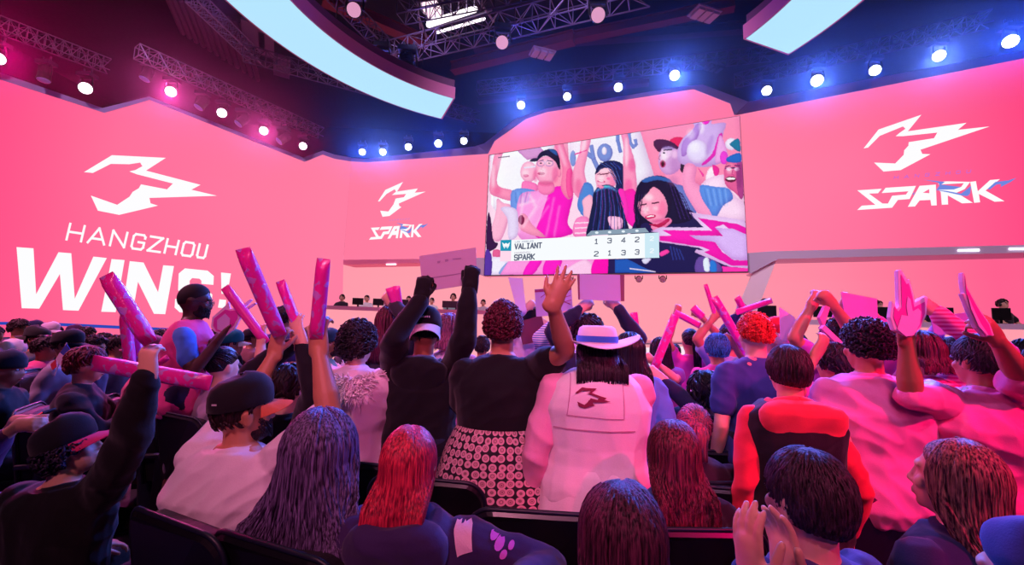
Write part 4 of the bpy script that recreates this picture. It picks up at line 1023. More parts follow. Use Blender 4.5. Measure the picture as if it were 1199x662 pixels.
NF = [0]
def person(label, px, py, D, yaw=0, stand=True, skin='light', sw=1.0, bulk=1.0, lean=0, sidelean=0, head=(0, 0, 0), hair=None, hat=None,
           top=None, bottom=None, shoes='18161c', arms=('down', 'down'), base=0.0, vox=None, group=None, hairtop=.02, **spec):
    """px,py = top of the head in the photo; D = distance; arms: (left, right) as 'down'/'lap'/'hip' or a dict(t=(px,py,D), hint, dir, n, curl)"""
    NF[0] += 1; rng = random.Random(NF[0]*13+5)
    W = atY(px, py, D); ztop = W.z-base
    nk = spec.get('neck', .672)
    k = (ztop-hairtop)/((.93 if stand else .51)+nk+.125)
    yaw = R_(yaw)
    f = Fig(); f.k = k
    vox = vox or (max(.0055, .0032*D) if D < 3 else .0042*D)
    Mo = Matrix.Translation((W.x, W.y, base)) @ Matrix.Rotation(yaw, 4, 'Z'); inv = Mo.inverted()
    toL = lambda t: inv @ (atY(*t) if len(t) == 3 and not isinstance(t, Vector) else Vector(t))
    hz = (.93 if stand else .51)*k
    # torso frame: leaning about the hips, kept so that the head stays where the photo has it
    Rt = Matrix.Rotation(R_(-lean), 4, 'X') @ Matrix.Rotation(R_(sidelean), 4, 'Y')
    hoff = Rt @ Vector((0, 0, nk*k))
    hip = Vector((-hoff.x, -hoff.y, hz))
    Mt = Matrix.Translation(hip) @ Rt
    S = lambda s: Mt @ Vector((s*.172*k*sw, -.005, .445*k))
    hp = Mt @ Vector((0, .005, nk*k))
    Mh = Matrix.Translation(hp) @ Matrix.Rotation(R_(head[0]), 4, 'Z') @ Matrix.Rotation(R_(head[1]), 4, 'X') @ Matrix.Rotation(R_(head[2]), 4, 'Y') @ Matrix.Scale(k*1.0, 4)
    f.Mh = Mh
    B = MB()
    def torso(mb, g=0.0, z0=-1, z1=1, flare=0.0):
        rs = []
        for z, rx, ry, cy in TORSO:
            if z < z0 or z > z1: continue
            bw = bulk if z < .42 else 1+(bulk-1)*.4
            fl = flare*max(0, (.1-z)/.2)
            rs.append([Mt @ p for p in ringz(0, cy*k, z*k, (rx*sw*bw)*k+g+fl, (ry*bw)*k+g+fl)])
        mb.rings(rs)
    torso(B, -.010 if top else 0)
    B.tube([Mt @ Vector((0, -.02*k, .49*k)), Mt @ Vector((0, -.015*k, .53*k))], [.066*k, .052*k], 14)
    B.tube([Mt @ Vector((0, -.015*k, .48*k)), Mt @ Vector((0, -.008*k, .55*k)), hp+(Mh.to_3x3() @ Vector((0, -.012, -.03)))], [.062*k, .056*k, .055*k], 14)
    headmesh(B, Mh, k, 1)
    l1, l2 = .285*k, .255*k
    J = []
    for i, s in enumerate((-1, 1)):
        a = arms[i]; sh = S(s)
        if a == 'down': a = dict(L=Mt @ Vector((s*.235*k*sw*bulk, .03*k, -.06*k)), hint=(s*.4, -1, 0), dir=(0, .1, -1), n=(-s, 0, 0), curl=.35)
        elif a == 'lap': a = dict(L=hip+Vector((s*.10*k, .28*k, .13*k)), hint=(s, -.3, -.3), dir=(-s*.5, 1, -.2), n=(0, 0, -1), curl=.4)
        elif a == 'hip': a = dict(L=Mt @ Vector((s*.19*k, .08*k, .03*k)), hint=(s, -.5, 0), dir=(0, .7, -.7), n=(-s, 0, 0), curl=.6)
        elif a == 'clap': a = dict(L=Mt @ Vector((s*.045*k, .30*k, .33*k)), hint=(s, -.2, -1), dir=(0, .4, 1), n=(-s, 0, 0), curl=.15)
        elif a == 'fold': a = dict(L=Mt @ Vector((-s*.06*k, .20*k, .16*k)), hint=(s, 0, -.8), dir=(-s, .1, 0), n=(0, -1, 0), curl=.4)
        elif a == 'none': J.append(None); continue
        T = Vector(a['L']) if 'L' in a else toL(a['t'])
        if (T-sh).length > (l1+l2)*.97 and stand or 't' in a:   # shoulder rises with a lifted arm
            up_ = max(0, (T-sh).normalized().z); sh = sh+Vector((-s*.02*k*up_, 0, .05*k*up_))
        sc = max(1.0, min(a.get('str', 1.12), (T-sh).length/(l1+l2)*1.01))
        e, wr = ik(sh, T, l1*sc, l2*sc, a.get('hint', (s, -.3, -.6)))
        dr = Vector(a['dir']) if 'dir' in a else (wr-e).normalized()
        rr = a.get('r', 1.0)*bulk**.3
        B.tube([sh, sh.lerp(e, .3), sh.lerp(e, .7), e], [.058*k*rr, .054*k*rr, .046*k*rr, .040*k*rr], 14)
        B.tube([e, e.lerp(wr, .3), e.lerp(wr, .75), wr], [.041*k*rr, .043*k*rr, .032*k, .027*k], 14)
        if not a.get('nohand'): hand(B, wr, dr, a.get('n', (0, 1, 0)), k*1.03, s*a.get('flip', 1), a.get('curl', .3), a.get('spread', .12))
        if a.get('glove'):
            gm = MB(); hand(gm, wr, dr, a.get('n', (0, 1, 0)), k*1.15, s*a.get('flip', 1), a.get('curl', .3), a.get('spread', .12)); gm.tube([wr-dr*.04*k, wr+dr*.02*k], [.034*k, .034*k], 12)
            f.glove = (remesh(gm, vox, 2), a['glove'])
            f.gloves = getattr(f, 'gloves', []) + [f.glove]
        J.append((sh, e, wr, dr, rr))
    f.J = J; f.Mo = Mo
    # legs
    legs = []
    for s in (-1, 1):
        hj = hip+Vector((s*.09*k, 0, -.02*k))
        if stand:
            fx = s*(.10+.0)*k; kn = Vector((hip.x*.5+fx, .02*k, .50*k)); an = Vector((fx*1.1, -.02*k, .09*k))
        else:
            kn = hip+Vector((s*.13*k, .44*k, .0)); an = Vector((hip.x+s*.12*k, hip.y+.46*k, .09*k))
        legs.append((hj, kn, an))
        B.tube([hj, hj.lerp(kn, .5), kn], [.088*k, .075*k, .055*k], 14); B.tube([kn, kn.lerp(an, .35), an], [.054*k, .054*k, .036*k], 14)
        B.tube([an+Vector((0, -.03*k, -.04*k)), an+Vector((0, .09*k, -.055*k)), an+Vector((0, .15*k, -.062*k))], [.036*k, .036*k, .026*k], 10)
    me = remesh(B, vox, 2)
    body = put('person', me, skinmat(SKIN.get(skin, skin)), recalc=False, smooth=True)
    body.matrix_world = Mo; tag(body, label, 'person', group)
    f.root = body
    for gme, gmat in getattr(f, 'gloves', []): put('glove', gme, gmat, body, recalc=False, smooth=True)
    # bottoms
    if bottom:
        kind, mat = bottom[0], bottom[1]
        mb = MB()
        if kind in ('trousers', 'shorts'):
            for hj, kn, an in legs:
                mb.tube([hj, hj.lerp(kn, .5), kn], [.103*k, .089*k, .072*k], 14)
                if kind == 'trousers': mb.tube([kn, kn.lerp(an, .4), an], [.071*k, .066*k, .058*k], 14)
            mb.rings([[Mt @ p for p in ringz(0, cy*k, z*k, rx*sw*bulk*k+.016, ry*bulk*k+.016)] for z, rx, ry, cy in TORSO[:4]])
            me = remesh(mb, max(.010, vox*1.4), 3); put(kind, me, mat, body, recalc=False, smooth=True)
        elif kind in ('skirt', 'dress'):
            L = bottom[2]; fl = bottom[3]; n = 120; rs = []; zt = (bottom[4] if len(bottom) > 4 else .12)*k
            for i in range(26):
                q = i/25; z = zt-L*q; ring = []
                for j in range(n):
                    t = 2*PI*j/n; fo = 1+(.055*q)*math.sin(t*11+.6*math.sin(t*3))+.03*q*math.sin(t*5+1)
                    rx = (.155*sw*bulk*k+.02)+fl*q**.8+.02*math.sin(min(1, q*4)*PI/2); ry = (.115*bulk*k+.02)+fl*.85*q**.8+.015*math.sin(min(1, q*4)*PI/2)
                    ring.append(Vector((hip.x+rx*fo*math.cos(t), hip.y+ry*fo*math.sin(t), hip.z+z)))
                rs.append(ring)
            v = [p for r in rs for p in r]; fc = []; uv = []
            for i in range(25):
                for j in range(n):
                    a = i*n+j; b = i*n+(j+1) % n; fc.append((a, a+n, b+n, b)); uv.append((i, j))
            mb.add(v, fc); me = mb.mesh()
            ul = me.uv_layers.new(name='UVMap'); kk = 0
            for (i, j), po in zip(uv, me.polygons):
                for (ii, jj) in ((i, j), (i+1, j), (i+1, j+1), (i, j+1)):
                    ul.data[kk].uv = (jj/n*1.5, ii/25*L); kk += 1
            o = put(kind, me, mat, body, recalc=False, smooth=True); sd = o.modifiers.new('t', 'SOLIDIFY'); sd.thickness = .004
    if top:
        kind, mat = top[0], top[1]; sl = top[2] if len(top) > 2 else 'short'; o = top[3] if len(top) > 3 else {}
        g = o.get('g', .016); mb = MB(); torso(mb, g, o.get('z0', -.12), o.get('z1', .54), o.get('flare', .0))
        if sl != 'vest':
            mb.tube([Mt @ Vector((0, -.012*k, .44*k)), Mt @ Vector((0, -.014*k, .50*k)), Mt @ Vector((0, -.014*k, .548*k))], [.115*k, .098*k, .070*k], 18, round_=False)
        SL = MB() if o.get('sleevemat') else mb
        for jt in J:
            if not jt: continue
            sh, e, wr, dr, rr = jt
            if sl == 'short':
                q = o.get('sl', .62); SL.tube([sh, sh.lerp(e, .35), sh.lerp(e, q)], [.072*k*rr, .071*k*rr, .070*k*rr], 16)
            elif sl == 'long':
                h_ = o.get('sg', .014); SL.tube([sh, sh.lerp(e, .35), sh.lerp(e, .8), e], [.060*k*rr+h_, .057*k*rr+h_, .050*k*rr+h_, .045*k*rr+h_], 16)
                SL.tube([e, e.lerp(wr, .4), e.lerp(wr, o.get('cuff', .93))], [.045*k*rr+h_, .042*k*rr+h_, .031*k+h_*.9], 16)
            elif sl == 'vest':
                pass
        sd = rng.uniform(0, 50); am = o.get('fold', .008)
        sg_ = rng.choice((-1, 1))
        def disp(p):
            a = noise.noise(Vector((p[0]*6+sd, p[1]*6, p[2]*2.5+sg_*p[0]*3))); b_ = noise.noise(Vector((p[0]*3.5-p[2]*4*sg_, p[1]*4+sd, p[2]*9+p[0]*8*sg_)))
            return am*(1-2.6*abs(a))+am*.75*(1-3*abs(b_))-am*.5
        v2 = vox*1.25
        me = remesh(mb, v2, 3, disp); f.top = put(kind, me, mat, body, recalc=False, smooth=True)
        if o.get('sleevemat'):
            me = remesh(SL, v2, 3, disp); put('sleeve', me, o['sleevemat'], body, recalc=False, smooth=True)
        if o.get('hood'):
            hm_ = MB(); P = []
            for i in range(11):
                a = -PI*.56+2*PI*.56*i/10; P.append(Mt @ Vector((.098*k*math.sin(a), -.020*k-.085*k*math.cos(a), (.495+.025*math.cos(a)*-1+.03*(1-math.cos(a)))*k)))
            hm_.tube(P, [.016*k]+[.026*k]+[.034*k]*7+[.026*k]+[.016*k], 12)
            hw = o.get('hw', 1.0); zl_ = o.get('hz', .33)
            hm_.rings([[Mt @ p for p in ringz(0, (-.115-.0*z)*k, z*k, rx*k*hw, ry*k)] for z, rx, ry in ((zl_, .03, .03), (zl_+.04, .095, .034), (.42, .135, .046), (.46, .150, .060), (.50, .148, .072), (.53, .128, .07), (.555, .085, .055))])
            me = remesh(hm_, v2, 3, disp); put('hood', me, o['hood'], body, recalc=False, smooth=True)
        if o.get('fur'):
            fm = MB(); 
            for i in range(2200):
                a = rng.uniform(-2.4, 2.4); q = rng.uniform(-1, 1); c = Mt @ Vector(((.165+.02*q*q)*k*math.sin(a), -.015*k-(.165-.02*q)*k*math.cos(a), (.465+.055*q-.02*math.cos(a))*k))
                d = (c-(Mt @ Vector((0, 0, .46*k)))).normalized()+Vector((rng.gauss(0, .4), rng.gauss(0, .4), rng.gauss(0, .4)-.2)); c2 = c+d*.045*k
                fm.tube([c-d*.01, c.lerp(c2, .5), c2], [.006, .005, .002], 4, round_=False)
            P = [Mt @ Vector((.150*k*math.sin(a), -.015*k-.135*k*math.cos(a), (.470-.02*math.cos(a))*k)) for a in [-2.4+4.8*i/16 for i in range(17)]]
            fm.tube(P, .052*k, 10); put('fur_collar', fm, o['fur'], body, recalc=False, smooth=True)
        if o.get('collar'):
            cm = MB(); P = [Mt @ Vector((.068*k*math.sin(a), -.012*k-.066*k*math.cos(a), (.525+.02*math.cos(a))*k)) for a in [2*PI*i/20 for i in range(21)]]
            cm.tube(P, o.get('cr', .010)*k, 8, round_=False); put('collar', cm, o['collar'], body, recalc=False, smooth=True)
        if o.get('straps'):
            pass
    if D < 5:
        if shoes and stand or D < 2.6:
            for hj, kn, an in legs:
                sm = MB()
                sm.tube([an+Vector((0, -.035*k, -.045*k)), an+Vector((0, .06*k, -.045*k)), an+Vector((0, .16*k, -.058*k))], [.045*k, .044*k, .032*k], 12)
                put('shoe', remesh(sm, .012, 2), plain(shoes or '18161c', .5), body, recalc=False, smooth=True)
    add_parts_head(f, Mh, k, dict(spec, hair=hair, hat=hat), rng)
    return f
def decal(f, target, polys, mat, name, sx=1.0, off=.004, cuts=3):
    """flat marks pressed on the back (-Y side) of a garment; polys in local x,z"""
    bm = bmesh.new(); bm.from_mesh(target.data); bvh = BVHTree.FromBMesh(bm); bm.free()
    m2 = bmesh.new()
    from mathutils.geometry import tessellate_polygon
    for po in polys:
        P3 = [Vector((x, 0, z)) for x, z in po]; todo = [tuple(P3[i] for i in t) for t in tessellate_polygon([P3])]
        while todo:
            t = todo.pop(); e = [(t[(i+1) % 3]-t[i]).length for i in range(3)]; m_ = max(e)
            if m_ > .009:
                i = e.index(m_); a, b_, c = t[i], t[(i+1) % 3], t[(i+2) % 3]; h = (a+b_)/2; todo += [(a, h, c), (h, b_, c)]
            else: m2.faces.new([m2.verts.new(p) for p in t])
    bmesh.ops.remove_doubles(m2, verts=m2.verts, dist=1e-5)
    for v in m2.verts:
        hit = bvh.ray_cast(Vector((v.co.x, -1.5, v.co.z)), Vector((0, 1, 0)))
        if hit[0]: v.co = hit[0]+hit[1]*off*(1 if hit[1].y < 0 else -1)
        else: v.tag = True
    bmesh.ops.delete(m2, geom=[v for v in m2.verts if v.tag], context='VERTS')
    me = bpy.data.meshes.new(name); m2.to_mesh(me); m2.free()
    return put(name, me, mat, f.root, recalc=False, smooth=False)
# ================================================================== the cast
W_ = 'f4ecf0'
DK = hairmat('120a0c', '3a2228'); DKP = hairmat('140c14', '40303c'); BLKH = hairmat('0c080c', '241c24', .3)
BK = cloth('141218'); NAVY = cloth('232848'); WHT = cloth(W_, wr=.8); GREY = cloth('8a8490'); DKG = cloth('3a3540'); JEANS = cloth('34487a'); DKJ = cloth('20263c')
PNK = cloth('f070b8'); HOT = cloth('e838a0'); LAV = cloth('d0a8d8'); DRED = cloth('8a2438')
H = {}
def U(t, **k): return dict(t=t, **k)

# --- standing rows, in front of the photographer
vest = H['vest'] = person('person in a white cowboy hat with blue band, white vest and white skirt', 699, 380, 2.05, 0, True, 'light', sw=1.12, bulk=1.16,
   hair=('long', DKP, dict(L=.12, n=500, vol=.014, r=.004, spreadx=1.25)), hat=('cowboy', cloth('f8eef4', wr=.3), cloth('3a6ad0', wr=.3)),
   top=('shirt', cloth('f0a8c8'), 'long', dict(g=.012)), bottom=('skirt', cloth('f8f0f2', wr=.6), .70, .09), arms=('down', 'fold'), neck=.615, hairtop=.012)
X = H['X'] = person('person with curly dark red hair in a black top and patterned skirt, one arm raised', 590, 350, 2.2, 0, True, 'tan', hairtop=.025, bulk=1.12, sw=1.05,
   hair=('curly', hairmat('240a12', '7a2440'), dict(vol=.013, n=900, r=.0042, cr=.009, low=.08)),
   top=('blouse', BK, 'short', dict(sl=.55, z0=.1)), bottom=('skirt', None, .66, .17, .21), arms=('fold', U((647, 356, 1.8), hint=(1, -.3, -.6), n=(0, 1, .2), spread=.2, curl=.1, dir=(.45, 0, 1), str=1.2)))
Y = H['Y'] = person('person in a black hoodie and backwards black cap holding up a blank sign', 499, 362, 2.45, 0, True, 'mid', bulk=1.15, sw=1.05, hair=('short', DK), head=(12, -12, 0),
   hat=('cap_back', cloth('121016'), cloth('d8d4d4', wr=.4), [(-.03, .075, .008, .012), (-.018, .075, .008, .012), (-.006, .075, .008, .012), (.006, .075, .008, .012), (.018, .075, .008, .012)], .05),
   top=('hoodie', cloth('121017'), 'long', dict(hood=cloth('15131a'), z0=-.12)), bottom=('trousers', DKJ),
   arms=(U((493, 350, 2.3), hint=(-.25, -1, -.3), dir=(.1, 0, 1), glove=BK, curl=1.0, n=(0, 1, 0)), U((550, 338, 2.25), hint=(.35, -1, -.3), dir=(.1, 0, 1), glove=BK, curl=1.1, n=(0, 1, 0))))
Z = person('person with shoulder-length pinkish brown hair in a lavender top behind the black hoodie', 527, 366, 3.1, 0, True, 'light', hair=('long', hairmat('5a2440', 'b06088'), dict(L=.12, n=150)), top=('top', cloth('e8c8e8'), 'long'), bottom=('trousers', JEANS))
AB = person('person with long straight dark red hair holding up two pink sticks', 458, 357, 3.0, 0, True, 'light', hair=('long', hairmat('2a0c18', '7a2444'), dict(L=.24, n=500, r=.004)), top=('top', DKG, 'long'), bottom=('trousers', DKJ), arms=('down', U((461, 356, 2.85), hint=(1, -.3, -1), curl=1.0)))
AA = H['AA'] = person('person in a white coat with a fluffy fur collar', 421, 372, 2.45, -18, True, 'light', bulk=1.18, sw=1.05, hairtop=.035, hair=('curly', DKP, dict(vol=.022, n=700, r=.005, cr=.014, low=.3)),
   top=('coat', cloth('f4dce8', wr=.6), 'long', dict(fur=cloth('fff6fc', sheen=.5), g=.03, sg=.026, z0=-.12, fold=.010)), bottom=('trousers', cloth('6a58a0')), arms=('fold', 'fold'))
AC = H['AC'] = person('man with short hair, beard and glasses in a pink and blue raglan shirt, clapping', 231, 332, 3.35, -66, True, 'dark', bulk=1.2, sw=1.08, hair=('buzz', plain('120c0c', .8)), eyes=1, glasses=1, beard=plain('100a0a', .8), hairtop=.006,
   top=('raglan_shirt', cloth('f04c98'), 'short', dict(sleevemat=cloth('4a86e0'), sl=.6)), bottom=('shorts', cloth('2a2848')), head=(0, -6, 0),
   arms=(U((250, 400, 3.3), hint=(0, -.6, -1), dir=(.1, .6, 1), curl=.1, r=.85), U((256, 398, 3.15), hint=(0, -.6, -1), dir=(.1, .6, 1), curl=.1, r=.82)))
N_ = person('person with short curly bright red hair in a navy jersey', 883, 364, 2.6, 0, True, 'light', hairtop=.02, hair=('curly', hairmat('a8141c', 'ff3a30'), dict(vol=.009, n=800, r=.0036, cr=.008)), bulk=1.0,
   top=('jersey', cloth('3a4490', wr=.5), 'short', dict(z0=-.12)), bottom=('trousers', DKJ), arms=('down', 'fold'))
K_ = H['K'] = person('big person with dark curly hair in a loose pink shirt', 1013, 371, 2.1, 0, True, 'tan', bulk=1.28, sw=1.16, hairtop=.026, hair=('curly', hairmat('0c0a10', '3a2c3c'), dict(vol=.016, n=900, r=.0042, cr=.011)),
   top=('t_shirt', cloth('f08cc8', wr=.8), 'short', dict(g=.03, sl=.85, z0=-.12, fold=.010)), bottom=('trousers', DKJ), arms=('fold', 'fold'))
L_ = H['L'] = person('person with short dark hair in a glossy pink shirt holding up two foam hands', 1144, 388, 2.02, 4, True, 'mid', bulk=1.3, sw=1.22, hair=('short', hairmat('100c10', '3c2a34'), dict(t=.007, n=1000, r=.0026)),
   top=('glossy_shirt', cloth('ee78b8', .38, 1.2), 'short', dict(g=.03, sl=.95, z0=-.12, fold=.014)), bottom=('trousers', DKJ),
   arms=(U((1061, 398, 1.85), hint=(-1, -.2, -1), curl=.9, str=1.25), U((1166, 396, 1.75), hint=(1, -.2, -1), curl=.9)))
J_ = H['J'] = person('person with straight dark bobbed hair in a red hoodie under a black vest', 922, 401, 1.95, -8, True, 'light', sw=.98, bulk=1.05, hairtop=.02, hair=('short', hairmat('140a10', '4a2434'), dict(t=.010, n=1200, L=.10, messy=.14, r=.003)),
   top=('vest', cloth('17121a'), 'long', dict(g=.042, sleevemat=cloth('e83048'), hood=cloth('f04050'), sg=.006, z0=-.12, hw=1.2, hz=.28, collar=cloth('f04050'), cr=.028)), bottom=('trousers', DKJ), arms=('down', 'down'))
M_ = person('person with a reddish brown ponytail in a pink striped shirt raising a fist', 1076, 386, 2.5, 0, True, 'light', hair=('long', hairmat('2c1018', '7a3048'), dict(L=.10, n=150)), top=('striped_shirt', None, 'long', dict()), bottom=('trousers', DKJ),
   arms=('down', U((1097, 366, 2.4), hint=(1, -.2, -1), curl=1.2)))
V_ = person('person with long black hair in a blue denim shirt beside the white vest', 737, 388, 2.75, 0, True, 'light', hair=('long', BLKH, dict(L=.25, n=180)), top=('denim_shirt', cloth('5a88d8'), 'short', dict(sl=.95)), bottom=('trousers', JEANS), arms=('down', 'down'))
WW = person('person in a dark long-sleeved top holding up a blank white board', 688, 369, 3.2, 0, True, 'light', hair=('short', DKP, dict(t=.03)), top=('top', NAVY, 'long'), bottom=('trousers', DKJ),
   arms=(U((679, 362, 3.05), hint=(-1, 0, -1), curl=1.0, str=1.25), U((723, 361, 3.05), hint=(1, 0, -1), curl=1.0, str=1.25)))
W2 = person('person with light brown hair and a striped sleeve raising a hand', 664, 371, 3.7, 0, True, 'light', hair=('short', hairmat('6a4030', 'b07858'), dict(t=.02)), top=('striped_top', cloth('90b0e0'), 'long'), bottom=('trousers', JEANS), arms=(U((658, 373, 3.5), hint=(-1, -.2, -1), str=1.1), 'down'))
Q_ = person('person with very long straight black hair in a purple top holding two pink sticks', 773, 394, 3.9, 0, True, 'light', hair=('long', BLKH, dict(L=.42, n=160)), top=('top', cloth('b048b8'), 'short'), bottom=('trousers', WHT), arms=(U((744, 424, 3.7), hint=(-1, -.2, -1), curl=.9), U((768, 425, 3.6), hint=(1, -.2, -1), curl=.9)))
P_ = person('person with a long dark ponytail in a magenta dress, one arm raised', 808, 384, 4.3, 0, True, 'tan', hair=('pony', BLKH, dict(L=.34, r0=.03)), top=('dress_top', cloth('e040b0'), 'short', dict(sl=.4)), bottom=('dress', cloth('e040b0'), .75, .05), arms=(U((791, 370, 4.1), hint=(-1, -.3, -1), curl=1.0), U((822, 372, 4.2), hint=(1, -.3, -1), curl=1.0, str=1.2)))
O_ = person('person with short bright blue braided hair in a pink patterned shirt', 839, 389, 3.5, 0, True, 'tan', hair=('short', hairmat('0a2c58', '3a98e8'), dict(t=.012, L=.1, n=400, messy=.6, r=.004)), top=('printed_shirt', cloth('f048a8'), 'short', dict(g=.02)), bottom=('trousers', DKJ))
O2 = person('person with dark hair and pale blue shirt raising a stick behind the blue hair', 853, 382, 4.0, 0, True, 'tan', hair=('short', DK), top=('shirt', cloth('a8c8f0'), 'short'), bottom=('trousers', DKJ), arms=(U((836, 372, 3.9), hint=(-1, 0, -1), curl=.9, str=1.2), U((858, 402, 3.6), hint=(1, 0, -1), curl=.9)))
O3 = person('person with arms up waving sticks just left of the red hair', 868, 378, 4.6, 0, True, 'tan', hair=('short', DK), top=('shirt', cloth('3a3a78'), 'long'), bottom=('trousers', DKJ), arms=(U((864, 368, 4.4), hint=(-1, 0, -1), curl=.9, str=1.2), U((876, 366, 4.4), hint=(1, 0, -1), curl=.9, str=1.2)))
N2 = person('person with a red cap behind the red-haired one holding up a white card', 905, 373, 3.3, 0, True, 'light', hair=('short', hairmat('7a1418', 'd03030')), hat=('cap_back', cloth('e02a3a'), cloth('c02030')), top=('top', cloth('c8a0d0'), 'short'), bottom=('trousers', DKJ), arms=('down', U((916, 402, 3.1), hint=(1, 0, -1), curl=.9)))
AH1 = person('person with dark curly hair in a purple shirt with both fists raised', 978, 371, 3.0, 0, True, 'tan', hairtop=.03, hair=('curly', DKP, dict(vol=.014, n=400, r=.004, cr=.010)), top=('t_shirt', cloth('b858c8'), 'short'), bottom=('trousers', DKJ), arms=(U((951, 357, 2.9), hint=(-1, -.2, -.6), curl=1.2, str=1.25), U((975, 357, 2.8), hint=(1, 0, -.3), curl=1.2, str=1.25)))
AH2 = person('person in a bright pink top holding up a pale pink sign', 1000, 384, 3.3, 0, True, 'light', hair=('short', DK), top=('top', cloth('f058b0'), 'long'), bottom=('trousers', DKJ), arms=(U((986, 362, 3.1), hint=(-1, 0, -1), curl=.8, str=1.25), U((1026, 374, 3.1), hint=(1, 0, -1), curl=.8, str=1.25)))
AH3 = person('person with dark hair leaning low in front of the purple shirt', 975, 401, 2.6, 10, True, 'tan', hair=('short', DKP, dict(t=.02)), top=('t_shirt', cloth('d048a0'), 'short'), bottom=('trousers', DKJ), arms=(U((956, 414, 2.4), hint=(-1, 0, -1), curl=.6), 'down'))
SG6 = person('person between the foam hands holding a pale blue banner', 1112, 393, 3.1, 0, True, 'tan', hair=('short', DK), top=('top', cloth('c878c8'), 'long'), bottom=('trousers', DKJ), arms=(U((1100, 384, 2.95), hint=(-1, 0, -1), curl=.8, str=1.2), U((1142, 384, 2.95), hint=(1, 0, -1), curl=.8, str=1.2)))
ED = person('person in a blue shirt cut by the right edge', 1226, 398, 2.3, 0, True, 'tan', hair=('short', DK), top=('shirt', cloth('38489a'), 'short'), bottom=('trousers', DKJ))
FC = person('person in a black cap holding a brown board and a white folded paper', 623, 361, 4.2, 0, True, 'light', hair=('short', DK), hat=('cap_back', cloth('1c1a20'), cloth('1c1a20')), top=('shirt', cloth('f0d8ec'), 'long'), bottom=('trousers', DKJ), arms=(U((614, 362, 4.0), hint=(-1, 0, -1), curl=.8), U((641, 382, 4.0), hint=(1, 0, -1), curl=.8)))
M5 = person('standing person in a navy jersey far behind the raised sticks', 334, 357, 4.7, -20, True, 'mid', hair=('short', DK), top=('jersey', cloth('30306a'), 'short'), bottom=('trousers', cloth('806a8a')))
L13 = person('standing person in black just left of the raglan shirt', 192, 384, 4.2, -60, True, 'mid', hair=('short', DK), top=('jacket', BK, 'long'), bottom=('trousers', BK), eyes=1)

# --- seated people
def tier(D, px):
    x = (px-600)/500*D
    if x > -2.2: return 0.0
    return 0.0 if D < 3.9 else .15 if D < 5.2 else .30
SEATS = []
def seated(label, px, py, D, yaw=0, *a, **k):
    b = tier(D, px); f = person(label, px, py, D, yaw, False, *a, base=b, **k)
    SEATS.append((f, b, yaw, D)); return f
LC = 'seated spectators on the left'
B_ = H['B'] = seated('man seated in a white t-shirt and black cap with an orange brim, both arms raised', 290, 437, 1.84, -10, 'tan', bulk=1.24, sw=1.12, neck=.665, hairtop=.03, hair=('short', DK), hat=('cap', cloth('17151c'), cloth('ee7040'), [(.055, .055, .02, .007)]), head=(-34, 4, 0),
   top=('t_shirt', cloth('f2e8f0', wr=.7), 'short', dict(g=.024, sl=.8, fold=.009)), bottom=('trousers', DKJ), arms=(U((322, 414, 2.2), curl=.8, hint=(-.6, 1, -1), str=1.25, n=(0, 1, 0), dir=(.1, 0, 1)), U((373, 408, 1.78), hint=(1, -.2, -1), curl=.8, n=(0, 1, 0), dir=(-.1, 0, 1))), beard=DK, eyes=1)
C_ = H['C'] = seated('person with very long wavy dark purple hair seated beside the white t-shirt', 380, 478, 1.55, -10, 'light', hairtop=.035, hair=('long', hairmat('20142c', '8470a0'), dict(wave=.020, L=.50, spreadx=1.75, n=1600, vol=.036, r=.003, freq=5.0)), top=('t_shirt', cloth('4a4a80'), 'short'), bottom=('trousers', DKJ))
D_ = H['D'] = seated('person with straight bright red hair in a dark purple hoodie printed with pink dots', 482, 495, 1.45, -6, 'light', hair=('long', hairmat('7a1430', 'e83c58', .32), dict(L=.19, n=1300, r=.0028, spreadx=1.1, vol=.009)), sidelean=-3, hairtop=.014, sw=1.08,
   top=('hoodie', cloth('3a2858'), 'long', dict(hood=cloth('3c2a5a'), g=.024, sg=.022)), bottom=('trousers', DKJ), arms=('lap', U((606, 690, 1.25), hint=(1, -.4, -.25))))
F_ = H['F'] = seated('person with wavy reddish brown hair in a black jacket with a bright pink patch', 788, 490, 1.72, 0, 'light', hair=('long', hairmat('2a0c14', '8a3048'), dict(L=.25, wave=.009, n=1300, vol=.015, r=.003, spreadx=1.2)), hairtop=.018,
   top=('jacket', cloth('1e1420'), 'long', dict(g=.022)), bottom=('trousers', DKJ))
E_ = H['E'] = seated('person with straight brown hair at the bottom centre in a pale blue top', 727, 555, 1.05, 8, 'light', hair=('long', hairmat('24101c', '703450'), dict(L=.36, n=1500, r=.0026, vol=.017, spreadx=1.25)), hairtop=.028, top=('top', cloth('7090d8'), 'long'), bottom=('trousers', DKJ), arms=('lap', 'lap'))
G_ = H['G'] = seated('boy with short dark brown hair clapping at the bottom right', 943, 522, 1.18, 14, 'light', hairtop=.012, hair=('short', hairmat('150c12', '4c3444'), dict(t=.007, n=1800, L=.07, messy=.16, r=.0024)), top=('top', cloth('38407a'), 'long'), bottom=('trousers', DKJ),
   arms=(U((884, 684, 1.02), hint=(-.4, -1, -1), dir=(-.12, .1, 1), n=(1, 0, 0), curl=.25, spread=.06, cuff=.8), U((924, 684, 1.04), hint=(0, -1, -1), dir=(-.05, .1, 1), n=(-1, 0, 0), curl=.25, spread=.06)))
H_ = H['H'] = seated('person with long hair with blonde streaks in a navy top at the lower right', 1114, 510, 1.42, 16, 'light', hairtop=.016, hair=('long', hairmat('1c1014', 'a87868'), dict(L=.42, n=1700, r=.0028, spreadx=1.4, wave=.007, vol=.014, amax=2.1)), top=('jacket', cloth('2a3660'), 'long', dict(g=.024)), bottom=('trousers', DKJ), head=(14, 6, 0))
